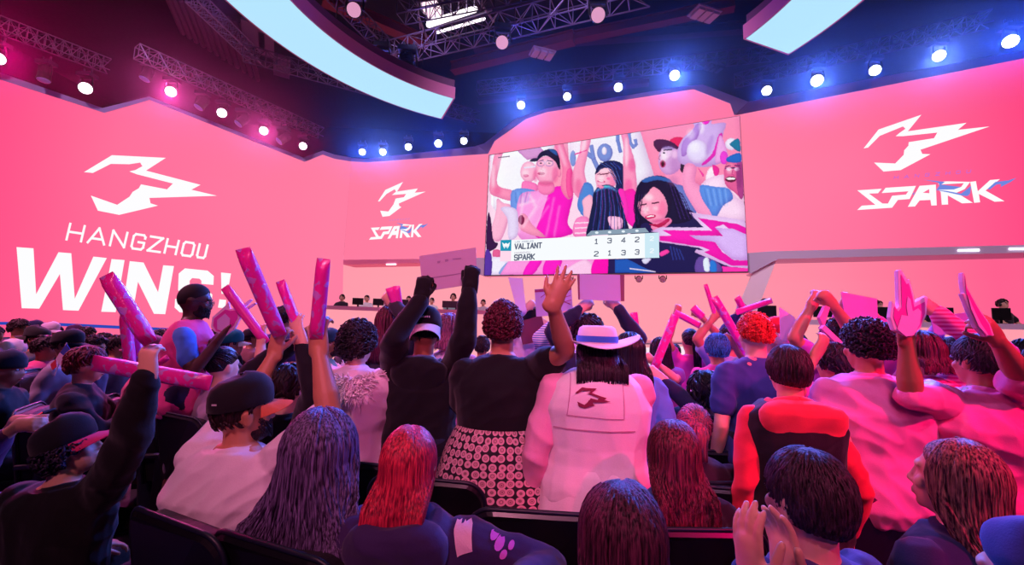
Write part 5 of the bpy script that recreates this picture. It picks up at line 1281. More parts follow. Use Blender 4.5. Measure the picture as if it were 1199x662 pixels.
I_ = seated('person with a blue hood up at the bottom right corner', 1212, 612, .95, 20, 'light', hair=('short', cloth('34488a'), dict(n=0, t=.03, name='raised_hood')), top=('hooded_top', cloth('34488a'), 'long', dict(hood=cloth('3a50a0'))), bottom=('trousers', DKJ))
A_ = H['A'] = seated('person in black and a pink-brimmed cap raising a pink stick at lower left', 88, 484, 1.82, 0, 'light', hair=('curly', hairmat('14101c', '4a4060'), dict(vol=.016, n=500, r=.004, low=.5)), hat=('cap', cloth('141220'), cloth('e83878')), head=(-68, 20, 0), hairtop=.03, eyes=1,
   top=('jacket', cloth('0e0d12'), 'long', dict(g=.026, sg=.022)), bottom=('trousers', BK), arms=('lap', U((173, 438, 1.66), hint=(1, -.2, -.3), curl=.9, str=1.2, dir=(-.1, 0, 1), n=(0, 1, 0))))
R__ = seated('boy with short black hair in a dark jacket seated in the middle', 826, 434, 2.85, 0, 'light', hair=('short', BLKH, dict(t=.022, n=200)), top=('jacket', cloth('2a2430'), 'long', dict(collar=cloth('8a8088'))), bottom=('trousers', DKJ))
S_ = seated('person in a purple backwards cap and dark jacket with one arm up', 761, 434, 3.1, -8, 'light', hair=('short', DK), hat=('cap_back', cloth('4a3880'), cloth('6a58b0'), None, .05), head=(0, -15, 0), top=('jacket', cloth('202448'), 'long', dict()), bottom=('trousers', DKJ), arms=('lap', U((776, 446, 2.9), hint=(1, -.2, -1), curl=.7)))
T_ = seated('person with a red-tinted grey ponytail in a dark jacket', 812, 471, 2.25, -10, 'light', hair=('pony', hairmat('5a4060', 'd84868'), dict(L=.16, r0=.02)), top=('jacket', cloth('4a1c34'), 'long', dict()), bottom=('trousers', DKJ))
M3 = seated('person with dark hair and a grey headband raising a pink stick', 264, 405, 3.3, -25, 'light', hair=('bun', BLKH), top=('top', cloth('b8a8c0'), 'short'), bottom=('trousers', DKJ), arms=('lap', U((306, 398, 3.15), hint=(1, -.2, -1), curl=.9)))
M1 = seated('person in a teal cap with a beige brim', 272, 387, 4.4, -40, 'mid', hair=('short', DK), hat=('cap', cloth('106a68'), cloth('d8b890')), top=('jacket', cloth('605868'), 'long'), bottom=('trousers', DKJ))
M4 = seated('person in a dark cap with a tan brim behind the teal cap', 296, 384, 5.6, -40, 'mid', hair=('short', DK), hat=('cap', cloth('241c28'), cloth('d8a880')), top=('jacket', cloth('7a5058'), 'long'), bottom=('trousers', DKJ))
M4b = seated('person with dark hair in a dark red top beside the raised stick', 318, 392, 4.4, -40, 'tan', hair=('short', DK), top=('top', cloth('6a3040'), 'long'), bottom=('trousers', DKJ), eyes=1)
M7 = seated('person in black long sleeves with both hands up beside the white t-shirt', 338, 424, 2.5, -15, 'light', hair=('short', DK), top=('top', cloth('18161e'), 'long', dict(cuff=.9)), bottom=('trousers', DKJ), arms=(U((345, 402, 2.45), hint=(-1, -.3, -1), curl=.4), U((352, 400, 2.3), hint=(1, -.3, -1), curl=.4)))
M6 = seated('bearded person in a dark teal cap and green camouflage top left of the fur collar', 385, 386, 4.8, -50, 'mid', hair=('short', DK), hat=('cap', cloth('1c3a4a'), cloth('1c3a4a')), top=('jacket', cloth('4a7a70'), 'long'), bottom=('trousers', DKJ), eyes=1, beard=DK)
M8 = seated('person with dark hair and pale green shoulder behind the raised hands', 325, 425, 3.2, -20, 'light', hair=('short', DK), top=('t_shirt', cloth('70b0a8'), 'short'), bottom=('trousers', DKJ))
rowL = [
 (24, 372, 5.6, 'short', 'f0e0f0', None, 'dark-haired person in profile in a white t-shirt in front of the blue line', 'short'),
 (-6, 380, 5.3, 'short', 'd08098', None, 'person with dark hair at the left edge below the blue line', 'short'),
 (41, 375, 6.4, 'short', '807080', 'cap:2a3460:2a3460', 'person in a navy cap behind the white t-shirt', 'long'),
 (46, 382, 4.9, 'short', '5a5a50', 'cap_back:242824:3a3c34', 'person in a dark camouflage cap and jacket', 'long'),
 (60, 377, 6.1, 'short', 'a098b0', 'cap:e0d0e8:e0d0e8', 'person in a white cap on the left', 'long'),
 (56, 391, 4.3, 'short', 'e85890', None, 'person with red-lit dark hair and a pink shirt behind the small flag', 'short'),
 (82, 386, 4.0, 'short', '8a8498', 'cap:121016:121016', 'person in a large black cap and grey hoodie holding a small flag', 'long'),
 (103, 381, 5.8, 'short', '6a4a60', None, 'person with dark hair just under the end of the blue line', 'long'),
 (123, 388, 5.3, 'short', '904060', None, 'person in profile with red-lit hair left of the tall pink stick', 'long'),
 (112, 392, 4.5, 'curly', '50486a', None, 'person with curly dark hair behind the glasses wearer', 'long'),
 (139, 391, 5.0, 'short', '705868', None, 'person with black hair behind the tall pink stick', 'long'),
 (160, 388, 5.6, 'short', '583048', None, 'person partly behind the raised hand on the left', 'long'),
 (10, 409, 3.3, 'short', '14121a', 'beanie:14121c', 'person in a black beanie at the left edge', 'long'),
 (213, 388, 6.0, 'short', '382838', None, 'person with dark hair far behind the raglan shirt', 'long'),
 (180, 392, 3.7, 'short', 'c06080', 'cap_back:7a1a30:7a1a30', 'person in a dark red cap below the raised hand', 'long'),
 (254, 384, 5.9, 'short', '504860', None, 'person with dark hair behind the foam glove', 'long'),
 (240, 405, 4.2, 'short', '8a8078', None, 'person in a light grey hood beside the clapping man', 'long'),
 (232, 420, 3.6, 'short', '706880', None, 'person with dark hair below the foam glove', 'long'),
 (66, 380, 6.8, 'short', '604860', None, 'person between the caps far back on the left', 'long'),
 (350, 392, 6.0, 'short', '403858', None, 'person with dark hair far behind the raised hands', 'long'),
 (404, 390, 6.2, 'short', '584a60', None, 'person with short hair far left of the fur collar', 'long'),
 (88, 380, 6.9, 'short', '5a4a6a', 'cap:583060:583060', 'person in a plum cap far back on the left', 'long')]
for px, py, D, hk, tc_, ht, lb, sl in rowL:
    hat = None
    if ht:
        q = ht.split(':'); hat = (q[0], cloth(q[1]), cloth(q[2] if len(q) > 2 else q[1]))
    seated(lb, px, py, D, -68+random.uniform(-8, 8), random.choice(['mid', 'light', 'tan']), hair=(hk, DK) if hk == 'short' else (hk, DK, dict(n=150, vol=.02)), hat=hat, hairtop=.025, eyes=1, top=('top', cloth(tc_), sl), bottom=('trousers', DKJ), head=(0, -4, 0))
GLs = seated('person with swept-back red-lit hair and glasses, hands together', 104, 404, 3.3, -60, 'light', hair=('short', hairmat('3a0c18', '9a2840'), dict(t=.012, n=240)), eyes=1, glasses=1, hairtop=.02, top=('jacket', cloth('1a1626'), 'long'), bottom=('trousers', DKJ), arms=('clap', 'clap'))
PH = seated('person at the left edge holding a glowing phone over pale trousers', -48, 428, 2.5, -80, 'light', hair=('short', DK), top=('top', cloth('6a3a70'), 'long', dict(cuff=.7)), bottom=('trousers', cloth('b09ad8')), arms=(U((18, 494, 2.6), hint=(0, -.5, -1), dir=(.3, 1, .1), curl=.9), U((22, 498, 2.45), hint=(0, -.5, -1), dir=(.3, 1, .1), curl=.9)))
far_r = [(650, 392, 5.4, 'person far behind in front of the white stage panel left part'), (720, 402, 6.0, 'person with dark hair low in front of the white stage panel'), (790, 402, 6.4, 'person with dark hair far behind between the raised sticks'), (932, 388, 4.8, 'person with dark hair far behind the white card'), (1052, 392, 4.2, 'person with dark hair behind the first foam hand'), (1175, 400, 3.6, 'person with dark hair behind the second foam hand'), (565, 392, 4.6, 'person far behind between the hoodie and the curly hair'), (1196, 396, 4.4, 'person far back at the right edge')]
for px, py, D, lb in far_r:
    person(lb, px, py, D, 0, True, random.choice(['mid', 'light']), hair=('short', DK), top=('top', random.choice([PNK, LAV, NAVY]), 'short'), bottom=('trousers', DKJ))

# --- garment marks
def at_local(f, px, py, yo=-.16):
    """a point of the photo on the plane through the figure facing the seats, as local x,z"""
    inv = f.root.matrix_world.inverted(); o = f.root.matrix_world @ Vector((0, yo, 0)); n = (f.root.matrix_world.to_3x3() @ Vector((0, -1, 0)))
    d = ray(px, py); t = (o-CC).dot(n)/d.dot(n); p = inv @ (CC+d*t); return (p.x, p.z)
def mark(f, target, polys, mat, name, mp=lambda p: p, yo=-.16, **k): return decal(f, target, [[at_local(f, *mp(p), yo) for p in po] for po in polys], mat, name, **k)
def disc(cx, cy, rx, ry=None, n=12, a0=0): return [(cx+rx*math.cos(2*PI*i/n+a0), cy+(ry or rx)*math.sin(2*PI*i/n+a0)) for i in range(n)]
# the white vest over the shirt
def vest_part():
    f = vest; k = f.k; mb = MB(); M4 = Matrix.Identity(4)
    rs = []
    for z, rx, ry, cy in [t for t in TORSO if -.05 < t[0] < .54]:
        rs.append([Vector((p.x, p.y, p.z)) for p in ringz(0, cy*k, .93*k+z*k+.004, (rx*1.12*1.16*(1 if z < .4 else .86)+.028)*k, (ry*1.16+.03)*k)])
    mb.rings(rs)
    def disp(p):
        a = noise.noise(Vector((p[0]*6, p[1]*6, p[2]*3))); return .008*(1-2.6*abs(a))
    return put('vest', remesh(mb, .008, 4, disp), cloth('f8eef2', wr=.7), f.root, recalc=False, smooth=True)
vp = vest_part()
hv = lambda p: (674+(p[0]-195)*.0505, 455+(p[1]-112)*.064)
EMB_V = [hv(p) for p in EMB_L]
mark(vest, vp, [EMB_V], cloth('8a3050'), 'emblem_print', off=.007, cuts=6)
mark(vest, vp, [[(671,440),(672,440),(665,486),(664,486)], [(664,486),(730,491),(730,492),(664,487)], [(730,440),(731,440),(731,491),(730,491)], [(650,502),(745,506),(745,507.5),(650,503.5)]], cloth('c89ab0'), 'seam')
# hoodie dots and patch
mark(D_, D_.top, [disc(575, 615, 6), disc(579, 626, 5), disc(585, 635, 5.5), disc(592, 623, 4), disc(590, 645, 4), disc(598, 640, 3.5)], cloth('e070e0'), 'pink_dot', yo=-.02)
mark(D_, D_.top, [[(526, 612), (538, 616), (547, 662), (528, 668), (522, 640)]], cloth('f0c8d8'), 'pale_patch')
mark(F_, F_.top, [[(819, 575), (835, 580), (836, 604), (824, 602)]], cloth('ff50a0'), 'pink_patch')
mark(N_, N_.top, [disc(892, 421, 3.2), disc(886, 428, 2)], cloth('d090a0'), 'neck_badge')
# rings on the glove
# --- striped shirt, skirt pattern
def stripes(c1, c2, sc=60):
    mt, nt, b = newmat('striped_fabric'); tc = N(nt, 'ShaderNodeTexCoord'); wv = N(nt, 'ShaderNodeTexWave', Scale=sc/6.28*1.0); wv.bands_direction = 'Z'
    nt.links.new(tc.outputs['Object'], wv.inputs['Vector']); cr = N(nt, 'ShaderNodeValToRGB'); cr.color_ramp.elements[0].position = .45; cr.color_ramp.elements[1].position = .5
    cr.color_ramp.elements[0].color = (*srgb(c1), 1); cr.color_ramp.elements[1].color = (*srgb(c2), 1); nt.links.new(wv.outputs[0], cr.inputs[0]); nt.links.new(cr.outputs[0], b.inputs['Base Color'])
    b.inputs['Roughness'].default_value = .85; return mt
M_.top.data.materials[0] = stripes('f4a0c8', 'e04090', 90)
W2.top.data.materials[0] = stripes('f0e8f8', '7090d0', 110)
def medallions():
    mt, nt, b = newmat('printed_skirt'); uv = N(nt, 'ShaderNodeTexCoord'); L = nt.links
    vo = N(nt, 'ShaderNodeTexVoronoi', Scale=29.0, Randomness=.25); L.new(uv.outputs['UV'], vo.inputs['Vector'])
    c1 = N(nt, 'ShaderNodeValToRGB'); e = c1.color_ramp.elements; c1.color_ramp.interpolation = 'LINEAR'
    e[0].position = 0; e[0].color = (*srgb('c08890'), 1); e[1].position = .60; e[1].color = (*srgb('141018'), 1)
    for p, c in ((.06, '503038'), (.14, 'd8a0a8'), (.22, '6a4850'), (.28, 'c89aa0'), (.45, 'd8a8b0'), (.50, '141018')):
        x = e.new(p); x.color = (*srgb(c), 1)
    L.new(vo.outputs['Distance'], c1.inputs[0]); L.new(c1.outputs[0], b.inputs['Base Color']); b.inputs['Roughness'].default_value = .8
    return mt
for ch in X.root.children:
    if ch.name.startswith('skirt'): ch.data.materials[0] = medallions()
# ================================================================== chairs
def make_chair():
    r = empty('auditorium_chair', (0, 0, 0))
    BKC = cloth('16131c', .6); FR = plain('14182c', .45)
    n = 9
    def outline(w, h, rad=.09):
        P = [(-w/2, 0)]
        for i in range(7): a = PI-PI/2*i/6; P.append((-w/2+rad+rad*math.cos(a), h-rad+rad*math.sin(a)))
        for i in range(7): a = PI/2-PI/2*i/6; P.append((w/2-rad+rad*math.cos(a), h-rad+rad*math.sin(a)))
        P.append((w/2, 0)); return P
    def slab(w, h, y0, y1, z0, rec=.16):
        mb = MB(); rs = []
        for y in (y0, y0+.012, y1-.012, y1):
            s = .97 if y in (y0, y1) else 1
            rs.append([Vector((x*s, y+(-rec*z)+.35*x*x, z0+z*s)) for x, z in outline(w, h)])
        mb.rings(rs); return mb
    put('backrest', slab(.50, .52, -.03, .045, .44), BKC, r, smooth=False)
    sh = put('back_shell', slab(.53, .55, -.055, -.028, .43), plain('101018', .32), r)
    tr = MB(); tr.tube([Vector((x*1.01, -.04-.16*z+.35*x*x, .43+z*1.005)) for x, z in outline(.53, .55)], .009, 6, round_=False); put('edge_trim', tr, FR, r, smooth=True)
    st = MB(); st.rings([[Vector((x, .06+y, z)) for x, y in ((-.23, 0), (.23, 0), (.24, .2), (.22, .40), (-.22, .40), (-.24, .2))] for z in (.37, .39, .44, .455)]); put('seat', st, BKC, r, bevel=.015)
    for s in (-1, 1):
        am = MB(); am.box((s*.285, .12, .63), (.05, .34, .035)); put('armrest', am, plain('181620', .4), r, bevel=.01)
        lg = MB(); lg.box((s*.285, .10, .31), (.035, .10, .62)); lg.box((s*.285, .10, .012), (.06, .32, .024)); put('leg', lg, plain('15131a', .4), r, bevel=.006)
    return r
proto = make_chair()
nch = [0]
def chair(x, y, rz, label, base=0.0, group='rows of black auditorium chairs'):
    o = proto if nch[0] == 0 else copy_tree(proto); nch[0] += 1
    o.location = (x, y, base); o.rotation_euler = (0, 0, rz); tag(o, label, 'chair', group)
def chair_at(px, py, D, deg, label):
    p = atY(px, py, D); chair(p.x, p.y+.15, R_(deg), label)
chair_at(205, 605, 1.45, -25, 'empty-looking black chair back at the lower left under the raised black sleeve')
chair_at(322, 634, 1.32, -22, 'black chair back below the white t-shirt')
chair_at(500, 560, 1.92, -8, 'black chair back just left of the patterned skirt')
chair_at(636, 568, 1.62, -4, 'wide black chair back below the patterned skirt and white vest')
chair_at(818, 598, 1.52, 2, 'black chair back behind the wavy reddish hair')
chair_at(850, 540, 2.0, 4, 'black chair back behind the grey ponytail')
chair_at(845, 508, 2.62, 4, 'black chair back right of the black-haired boy')
chair_at(1035, 567, 1.92, 8, 'black chair back below the loose pink shirt')
chair_at(1085, 650, 1.22, 12, 'black chair back below the long streaked hair')
chair_at(432, 530, 2.1, -10, 'black chair back between the long wavy hair and the red hair')
for f, b, yaw, D in SEATS:
    if D < 2.0 or f.root['label'].startswith('person at the left edge'): continue
    q = f.Mo @ Vector((0, -.16, 0)); chair(q.x, q.y, R_(yaw), 'black auditorium chair under the '+f.root['label'], b)
    o = [x for x in COL.objects if x.get('category') == 'chair'][-1]
    lab = f.root['label'].split(' '); o['label'] = ' '.join((['black', 'chair', 'of', 'the']+lab)[:15])
# stepped seating on the left
mb = MB(); mb.prism([(-16, 3.55, 0), (-2.35, 3.55, 0), (-2.1, 7.8, 0), (-16, 7.8, 0)], (0, 0, .15)); struct(put('floor_step', mb, plain('15121c', .8)))
mb = MB(); mb.prism([(-16, 4.95, .15), (-2.25, 4.95, .15), (-2.1, 7.8, .15), (-16, 7.8, .15)], (0, 0, .15)); struct(put('floor_step', mb, plain('15121c', .8)))

# ================================================================== thunder sticks, signs, foam hands
def stickmat():
    mt, nt, b = newmat('inflated_pink_film'); L = nt.links
    b.inputs['Roughness'].default_value = .28; b.inputs['Coat Weight'].default_value = .4
    b.inputs['Transmission Weight'].default_value = .15
    tc = N(nt, 'ShaderNodeTexCoord'); mp = N(nt, 'ShaderNodeMapping'); mp.inputs['Scale'].default_value = (1, 1, .35)
    L.new(tc.outputs['UV'], mp.inputs[0])
    br = N(nt, 'ShaderNodeTexNoise', Scale=2.6, Detail=1.0, Distortion=1.5); L.new(tc.outputs['UV'], br.inputs['Vector'])
    cr = N(nt, 'ShaderNodeValToRGB'); cr.color_ramp.elements[0].position = .56; cr.color_ramp.elements[0].color = (*srgb('ff2cb0'), 1); cr.color_ramp.elements[1].position = .60; cr.color_ramp.elements[1].color = (*srgb('d890ec'), 1)
    L.new(br.outputs[0], cr.inputs[0]); L.new(cr.outputs[0], b.inputs['Base Color'])
    bump(nt, b, br.outputs[0], .3, .01); return mt
STM = stickmat(); STP = plain('ff3cae', .3)
def stick(a, b_, r, label, printed=True):
    """a,b: (px,py,D) ends; a long inflated tube with pinched flat ends"""
    A, B = atY(*a), atY(*b_); d = B-A; L = d.length; t = d.normalized(); u = t.cross(Vector((0, 1, 0))).normalized(); w = t.cross(u)
    mb = MB(); n = 20; prof = [(0, .95, .06), (.03, 1.0, .12), (.07, 1.0, .62), (.12, 1.0, .9), (.2, 1, 1), (.5, 1, 1), (.8, 1, 1), (.88, 1.0, .9), (.93, 1.0, .62), (.97, 1.0, .12), (1, .95, .06)]
    rs = [[u*r*sx*math.cos(2*PI*j/n)+w*r*sy*math.sin(2*PI*j/n)+t*L*q for j in range(n)] for q, sx, sy in prof]
    mb.rings(rs); me = mb.mesh(); ul = me.uv_layers.new(name='UVMap')
    for po in me.polygons:
        for li in po.loop_indices:
            vi = me.loops[li].vertex_index; q = vi//n; j = vi % n; ul.data[li].uv = (j/n*2 if j/n < .5 else 2-j/n*2, prof[min(q, 10)][0]*5*L/.6)
    o = put('inflatable_stick', me, STM if printed else STP, loc=A, smooth=True, recalc=False); tag(o, label, 'inflatable stick', 'pink inflatable cheering sticks')
stick((124, 322, 1.58), (176, 402, 1.64), .029, 'thick printed pink inflatable stick in the hand above the black sleeve')
stick((146, 366, 2.6), (153, 432, 2.6), .030, 'upright pale pink stick behind the thick one on the left')
stick((158, 392, 2.7), (166, 430, 2.7), .030, 'short upright pink stick hidden behind the raised hand on the left')
stick((108, 425, 2.2), (247, 449, 2.2), .040, 'long pink inflatable stick held level below the clapping man')
stick((284, 291, 1.95), (328, 394, 2.15), .036, 'tallest printed pink stick in the hand with the black watch')
stick((328, 329, 2.3), (353, 394, 2.35), .026, 'slim pink stick between the two tallest ones')
stick((379, 303, 1.7), (370, 398, 1.76), .028, 'upright printed pink stick in the raised right hand of the white t-shirt')
stick((263, 336, 3.1), (312, 402, 3.15), .034, 'pale pink stick leaning left in front of the foam glove', False)
stick((456, 337, 2.8), (465, 362, 2.85), .028, 'left one of two short pink sticks over the long red hair', False)
stick((464, 335, 2.8), (468, 362, 2.86), .024, 'right one of two short pink sticks over the long red hair', False)
stick((742, 366, 3.6), (749, 428, 3.7), .032, 'upright pink stick with its top in front of the pink lower wall', True)
stick((791, 369, 3.5), (766, 432, 3.55), .034, 'pink stick leaning right across the very long black hair')
stick((790, 366, 4.0), (820, 382, 4.0), .030, 'pale pink stick pointing right from the raised hand over the ponytail', False)
stick((811, 360, 4.1), (823, 372, 4.1), .036, 'stubby pink stick right of the ponytail', False)
stick((826, 333, 3.9), (838, 372, 3.9), .020, 'thin pink stick above the blue hair', False)
stick((836, 348, 3.5), (875, 415, 3.5), .034, 'long pink stick between the blue hair and the red hair')
stick((863, 348, 4.3), (872, 366, 4.35), .034, 'short pink stick above the red hair', False)
stick((862, 366, 4.2), (904, 352, 4.4), .030, 'pink stick held level above the red hair', False)
stick((183, 428, 3.0), (197, 418, 3.0), .02, 'small pink stick poking out beside the black-clad standing person', False)
# signs
def board(corners, D, mat, label, name='sign', cat='sign', th=.006, marks=None, markmat=None):
    ds = D if isinstance(D, (list, tuple)) else [D]*4
    P = [atY(x, y, d) for (x, y), d in zip(corners, ds)]; c = sum(P, Vector())/4; n = (P[1]-P[0]).cross(P[3]-P[0]).normalized()
    if n.dot(CC-c) < 0: n = -n
    mb = MB(); mb.prism([p-c for p in P], -n*th); o = put(name, mb, mat, loc=c); tag(o, label, cat)
    if marks:
        m2 = MB()
        for po in marks: 
            Q = []
            for x, y in po:
                d = ray(x, y); t = (c-CC).dot(n)/d.dot(n); Q.append(CC+d*t-c+n*.002)
            m2.add(Q, [tuple(range(len(Q)))])
        put('marking', m2, markmat, o, recalc=False)
    return o
PAPER = cloth('d8c0d8', wr=.4); 
board([(491, 300), (557, 290), (559, 332), (495, 342)], 2.35, cloth('ccb4cc', wr=.5), 'large blank pale sign held up by the black hoodie', marks=[[(512,306),(516,305.5),(515,308),(512,308.5)],[(521,304),(525,303.5),(525,306),(521,306.5)],[(530,303),(540,302),(540,303.2),(530,304.2)],[(505,325),(545,319),(545,320),(505,326)]], markmat=cloth('a890b0'))
o = board([(676, 321), (731, 322), (731, 353), (677, 351)], 3.0, cloth('c4c0ec', wr=.3), 'blank white board with brown side edges held over the white hat', marks=[[(676,321),(678.5,321),(679,351),(677,351)],[(726,322),(731,322),(731,353),(727,353)]], markmat=cloth('8a5a70'))
lines = [[(644+0, 352), (668, 346), (668, 346.8), (644, 352.8)], [(643, 358), (669, 351), (669, 351.8), (643, 358.8)], [(633, 348), (640, 343), (640, 344), (633, 349)], [(652, 350), (668, 356), (668, 357), (652, 351)], [(626, 339.5), (669, 336.5), (669, 340), (626, 342.5)]]
board([(626, 339), (669, 336), (671, 368), (628, 371)], 3.5, cloth('bcb4e8', wr=.3), 'scribbled pale sign with a pink top edge right of the curly hair', marks=lines, markmat=cloth('a0407c'))
board([(606, 378), (634, 369), (641, 398), (612, 404)], 3.9, cloth('7a3a50', wr=.5), 'brown board right of the curly hair')
board([(985, 342), (1027, 350), (1028, 378), (990, 372)], 3.05, cloth('e8a0e0', wr=.3), 'pale pink sign above the loose pink shirt')
board([(1090, 371), (1142, 365), (1144, 390), (1094, 393)], 2.85, cloth('b8a8e8', wr=.4), 'pale blue banner between the two foam hands')
board([(913, 360), (931, 372), (929, 404), (914, 398)], 3.0, cloth('e0b8ec', wr=.3), 'white card beside the red cap')
board([(595, 325), (612, 326), (616, 364), (606, 366)], [3.8, 3.8, 3.8, 3.8], cloth('e8e4f8', wr=.3), 'white folded paper above the curly hair', 'folded_paper', 'paper')
board([(962, 385), (966, 381), (987, 401), (984, 406)], 2.7, cloth('f4a0d8', wr=.3), 'folded pink and white cheering card in front of the raised fists', 'cheering_card', 'card', .03)
board([(960, 372), (967, 358), (972, 360), (965, 384)], 2.75, cloth('f488c0', wr=.3), 'upright pink cheering card in front of the raised fists', 'cheering_card', 'card', .03)
board([(808, 458), (826, 457), (828, 474), (810, 476)], 3.2, cloth('c8d8f0', wr=.3), 'pale tray-like card beside the black-haired boy', 'card', 'card', .02)
# flag
fg = empty('small_flag', atY(64, 440, 3.8)); g0 = fg.location
def fpanel(pts, col):
    mb = MB(); mb.prism([atY(x, y, 3.8)-g0 for x, y in pts], Vector((0, .004, 0))); put('stripe', mb, cloth(col, wr=.4), fg)
fpanel([(70, 413), (78, 403), (87, 417), (80, 421)], '3048b8'); fpanel([(65, 421), (70, 413), (80, 421), (72, 430)], 'f0d8ec'); fpanel([(59, 427), (65, 421), (66, 430), (61, 434)], 'e02040')
mb = MB(); mb.tube([Vector((0, 0, 0)), atY(78, 402, 3.81)-g0], .005, 6); put('flagpole', mb, plain('d8c8d0', .5), fg); tag(fg, 'small blue, white and red flag in front of the large black cap', 'flag')
# phone
ph = empty('phone', atY(36, 488, 2.5)); c = ph.location
mb = MB(); mb.prism([atY(x, y, 2.5)-c for x, y in ((38, 489), (50, 482), (51, 484), (39, 491))], Vector((0, .07, .01))); put('body', mb, BLACK, ph)
mb = MB(); mb.prism([atY(x, y, 2.499)-c for x, y in ((38.5, 489), (49.5, 482.6), (50, 483.4), (39.3, 490))], Vector((0, -.002, 0))); put('screen', mb, emis('ff3050', 1.0), ph); tag(ph, 'phone glowing red in the hands at the left edge', 'phone')
# foam hands: flame-like gloves
def foam(outer, inner, palm, D, label, th=.022, tilt=(0, 0)):
    r = empty('foam_hand', atY(*outer[0], D)); c = r.location
    def pt(x, y, dz=0): 
        dd = D+tilt[0]*(x-outer[0][0])+tilt[1]*(y-outer[0][1]); return atY(x, y, dd)-c+Vector((0, dz, 0))
    mb = MB(); mb.prism([pt(*p) for p in outer], Vector((0, th, 0))); put('foam_body', mb, cloth('f0d0f0', wr=.2), r, bevel=.004)
    mb = MB(); mb.prism([pt(*p, -.003) for p in inner], Vector((0, .002, 0))); put('pink_print', mb, cloth('e040b8', wr=.2), r)
    mb = MB(); mb.prism([pt(*p, -.006) for p in palm], Vector((0, .002, 0))); put('pale_print', mb, cloth('e0b8ec', wr=.2), r)
    tag(r, label, 'foam hand', 'foam hands'); return r
c3 = crop(980, 310, 3.895)
foam([c3(p) for p in [(280,25),(295,22),(322,68),(332,65),(352,140),(358,172),(408,142),(415,148),(410,230),(385,290),(340,333),(262,300),(244,240),(255,165),(275,200),(285,190)]],
     [c3(p) for p in [(290,45),(315,90),(325,85),(342,150),(350,195),(398,170),(398,225),(378,280),(345,315),(275,292),(256,240),(260,192),(278,215),(294,195)]],
     [c3(p) for p in [(318,145),(330,160),(340,215),(365,200),(378,215),(372,270),(345,322),(310,328),(270,295),(290,230),(318,235),(312,190)]], 1.8, 'upright foam hand with magenta flame fingers held over the glossy pink shirt')
foam([c3(p) for p in [(574,35),(582,38),(592,90),(615,140),(650,200),(700,270),(720,325),(680,330),(640,290),(600,200),(572,130),(584,132),(575,80)]],
     [c3(p) for p in [(580,50),(590,110),(640,200),(690,275),(705,322),(688,322),(645,270),(610,200),(588,135)]],
     [c3(p) for p in [(590,140),(615,200),(650,270),(685,322),(676,322),(640,282),(604,200)]], 1.7, 'foam hand seen nearly edge-on at the right', .02)
c2 = crop(230, 350, 6.018)
foam([c2(p) for p in [(100,200),(110,130),(200,50),(225,20),(235,70),(300,60),(380,0),(390,8),(330,70),(410,25),(418,35),(340,90),(300,150),(270,210),(200,262),(130,235)]],
     [c2(p) for p in [(120,190),(125,140),(205,75),(240,85),(300,80),(290,140),(255,200),(200,240),(140,225)]],
     [c2(p) for p in [(150,190),(150,150),(205,105),(240,140),(235,190),(195,235),(150,215)]], 3.15, 'foam glove with flame fingers in front of the clapping man', .02)
foam([(800+x, y) for x, y in [(0,0)]] if False else [(643,356),(640,335),(648,318),(655,322),(668,312),(660,326),(684,306),(664,334),(656,352)],
     [(645,350),(643,336),(649,323),(655,326),(660,330),(654,348)], [(647,348),(645,338),(650,330),(654,340),(651,348)], 1.97, 'pink foam fingers at the raised hand over the scribbled sign', .03) if False else None

# ================================================================== desks, monitors, players
def box_between(mb, a, b_, w, z0, z1):
    a, b_ = Vector((a.x, a.y, 0)), Vector((b_.x, b_.y, 0)); t = (b_-a).normalized(); n = Vector((-t.y, t.x, 0))*w
    mb.prism([a+Vector((0, 0, z0)), b_+Vector((0, 0, z0)), b_+n+Vector((0, 0, z0)), a+n+Vector((0, 0, z0))], (0, 0, z1-z0))
def desk(pts, label, col):
    r = empty('player_desk', (pts[0].x, pts[0].y, 1.42)); c = Vector((pts[0].x, pts[0].y, 0)); z = sum(p.z for p in pts)/len(pts)
    tp = MB(); fr = MB()
    for a, b_ in zip(pts, pts[1:]):
        box_between(tp, a-c, b_-c, .8, z-1.42-.12, z-1.42); 
        t = (b_-a).normalized(); n = Vector((-t.y, t.x, 0)).normalized()*.08
        box_between(fr, a-c+n, b_-c+n, .05, 0.0, z-1.42-.12)
    put('desk_top', tp, plain(col, .45), r); put('front_panel', fr, LEDD, r); tag(r, label, 'desk', 'player desks'); return z
LEDD = ledmat('desk_front_screen', [(0, 'ff9cab'), (1, 'ff9cab')], 'X', -10, 12)
zl = desk([atY(376, 357.5, 13.2), atY(480, 361, 13.6), atY(600, 365, 13.0)], 'long player desk under the centre-left screen', 'f088b0')
zr = desk([atY(884, 371, 10.8), atY(1010, 376, 10.2), atY(1330, 385, 8.6)], 'long player desk under the right screen', 'd0c0d8')
def monitor(px, py, D, w, h, label, rz=0.0, z=None):
    p = atY(px, py, D); r = empty('monitor', (p.x, p.y, z), rz)
    mb = MB(); mb.box((0, 0, .08+h/2), (w, .035, h)); mb.box((0, .03, .08+h/2), (w*.5, .03, h*.5)); put('display', mb, plain('0c0b10', .35), r, bevel=.004)
    st_ = MB(); st_.box((0, .04, .06), (.05, .03, .14)); st_.box((0, .03, .008), (.24, .18, .014)); put('stand', st_, plain('18161c', .4), r)
    tag(r, label, 'monitor', 'monitors on the player desks')
def desk_z(): return zl
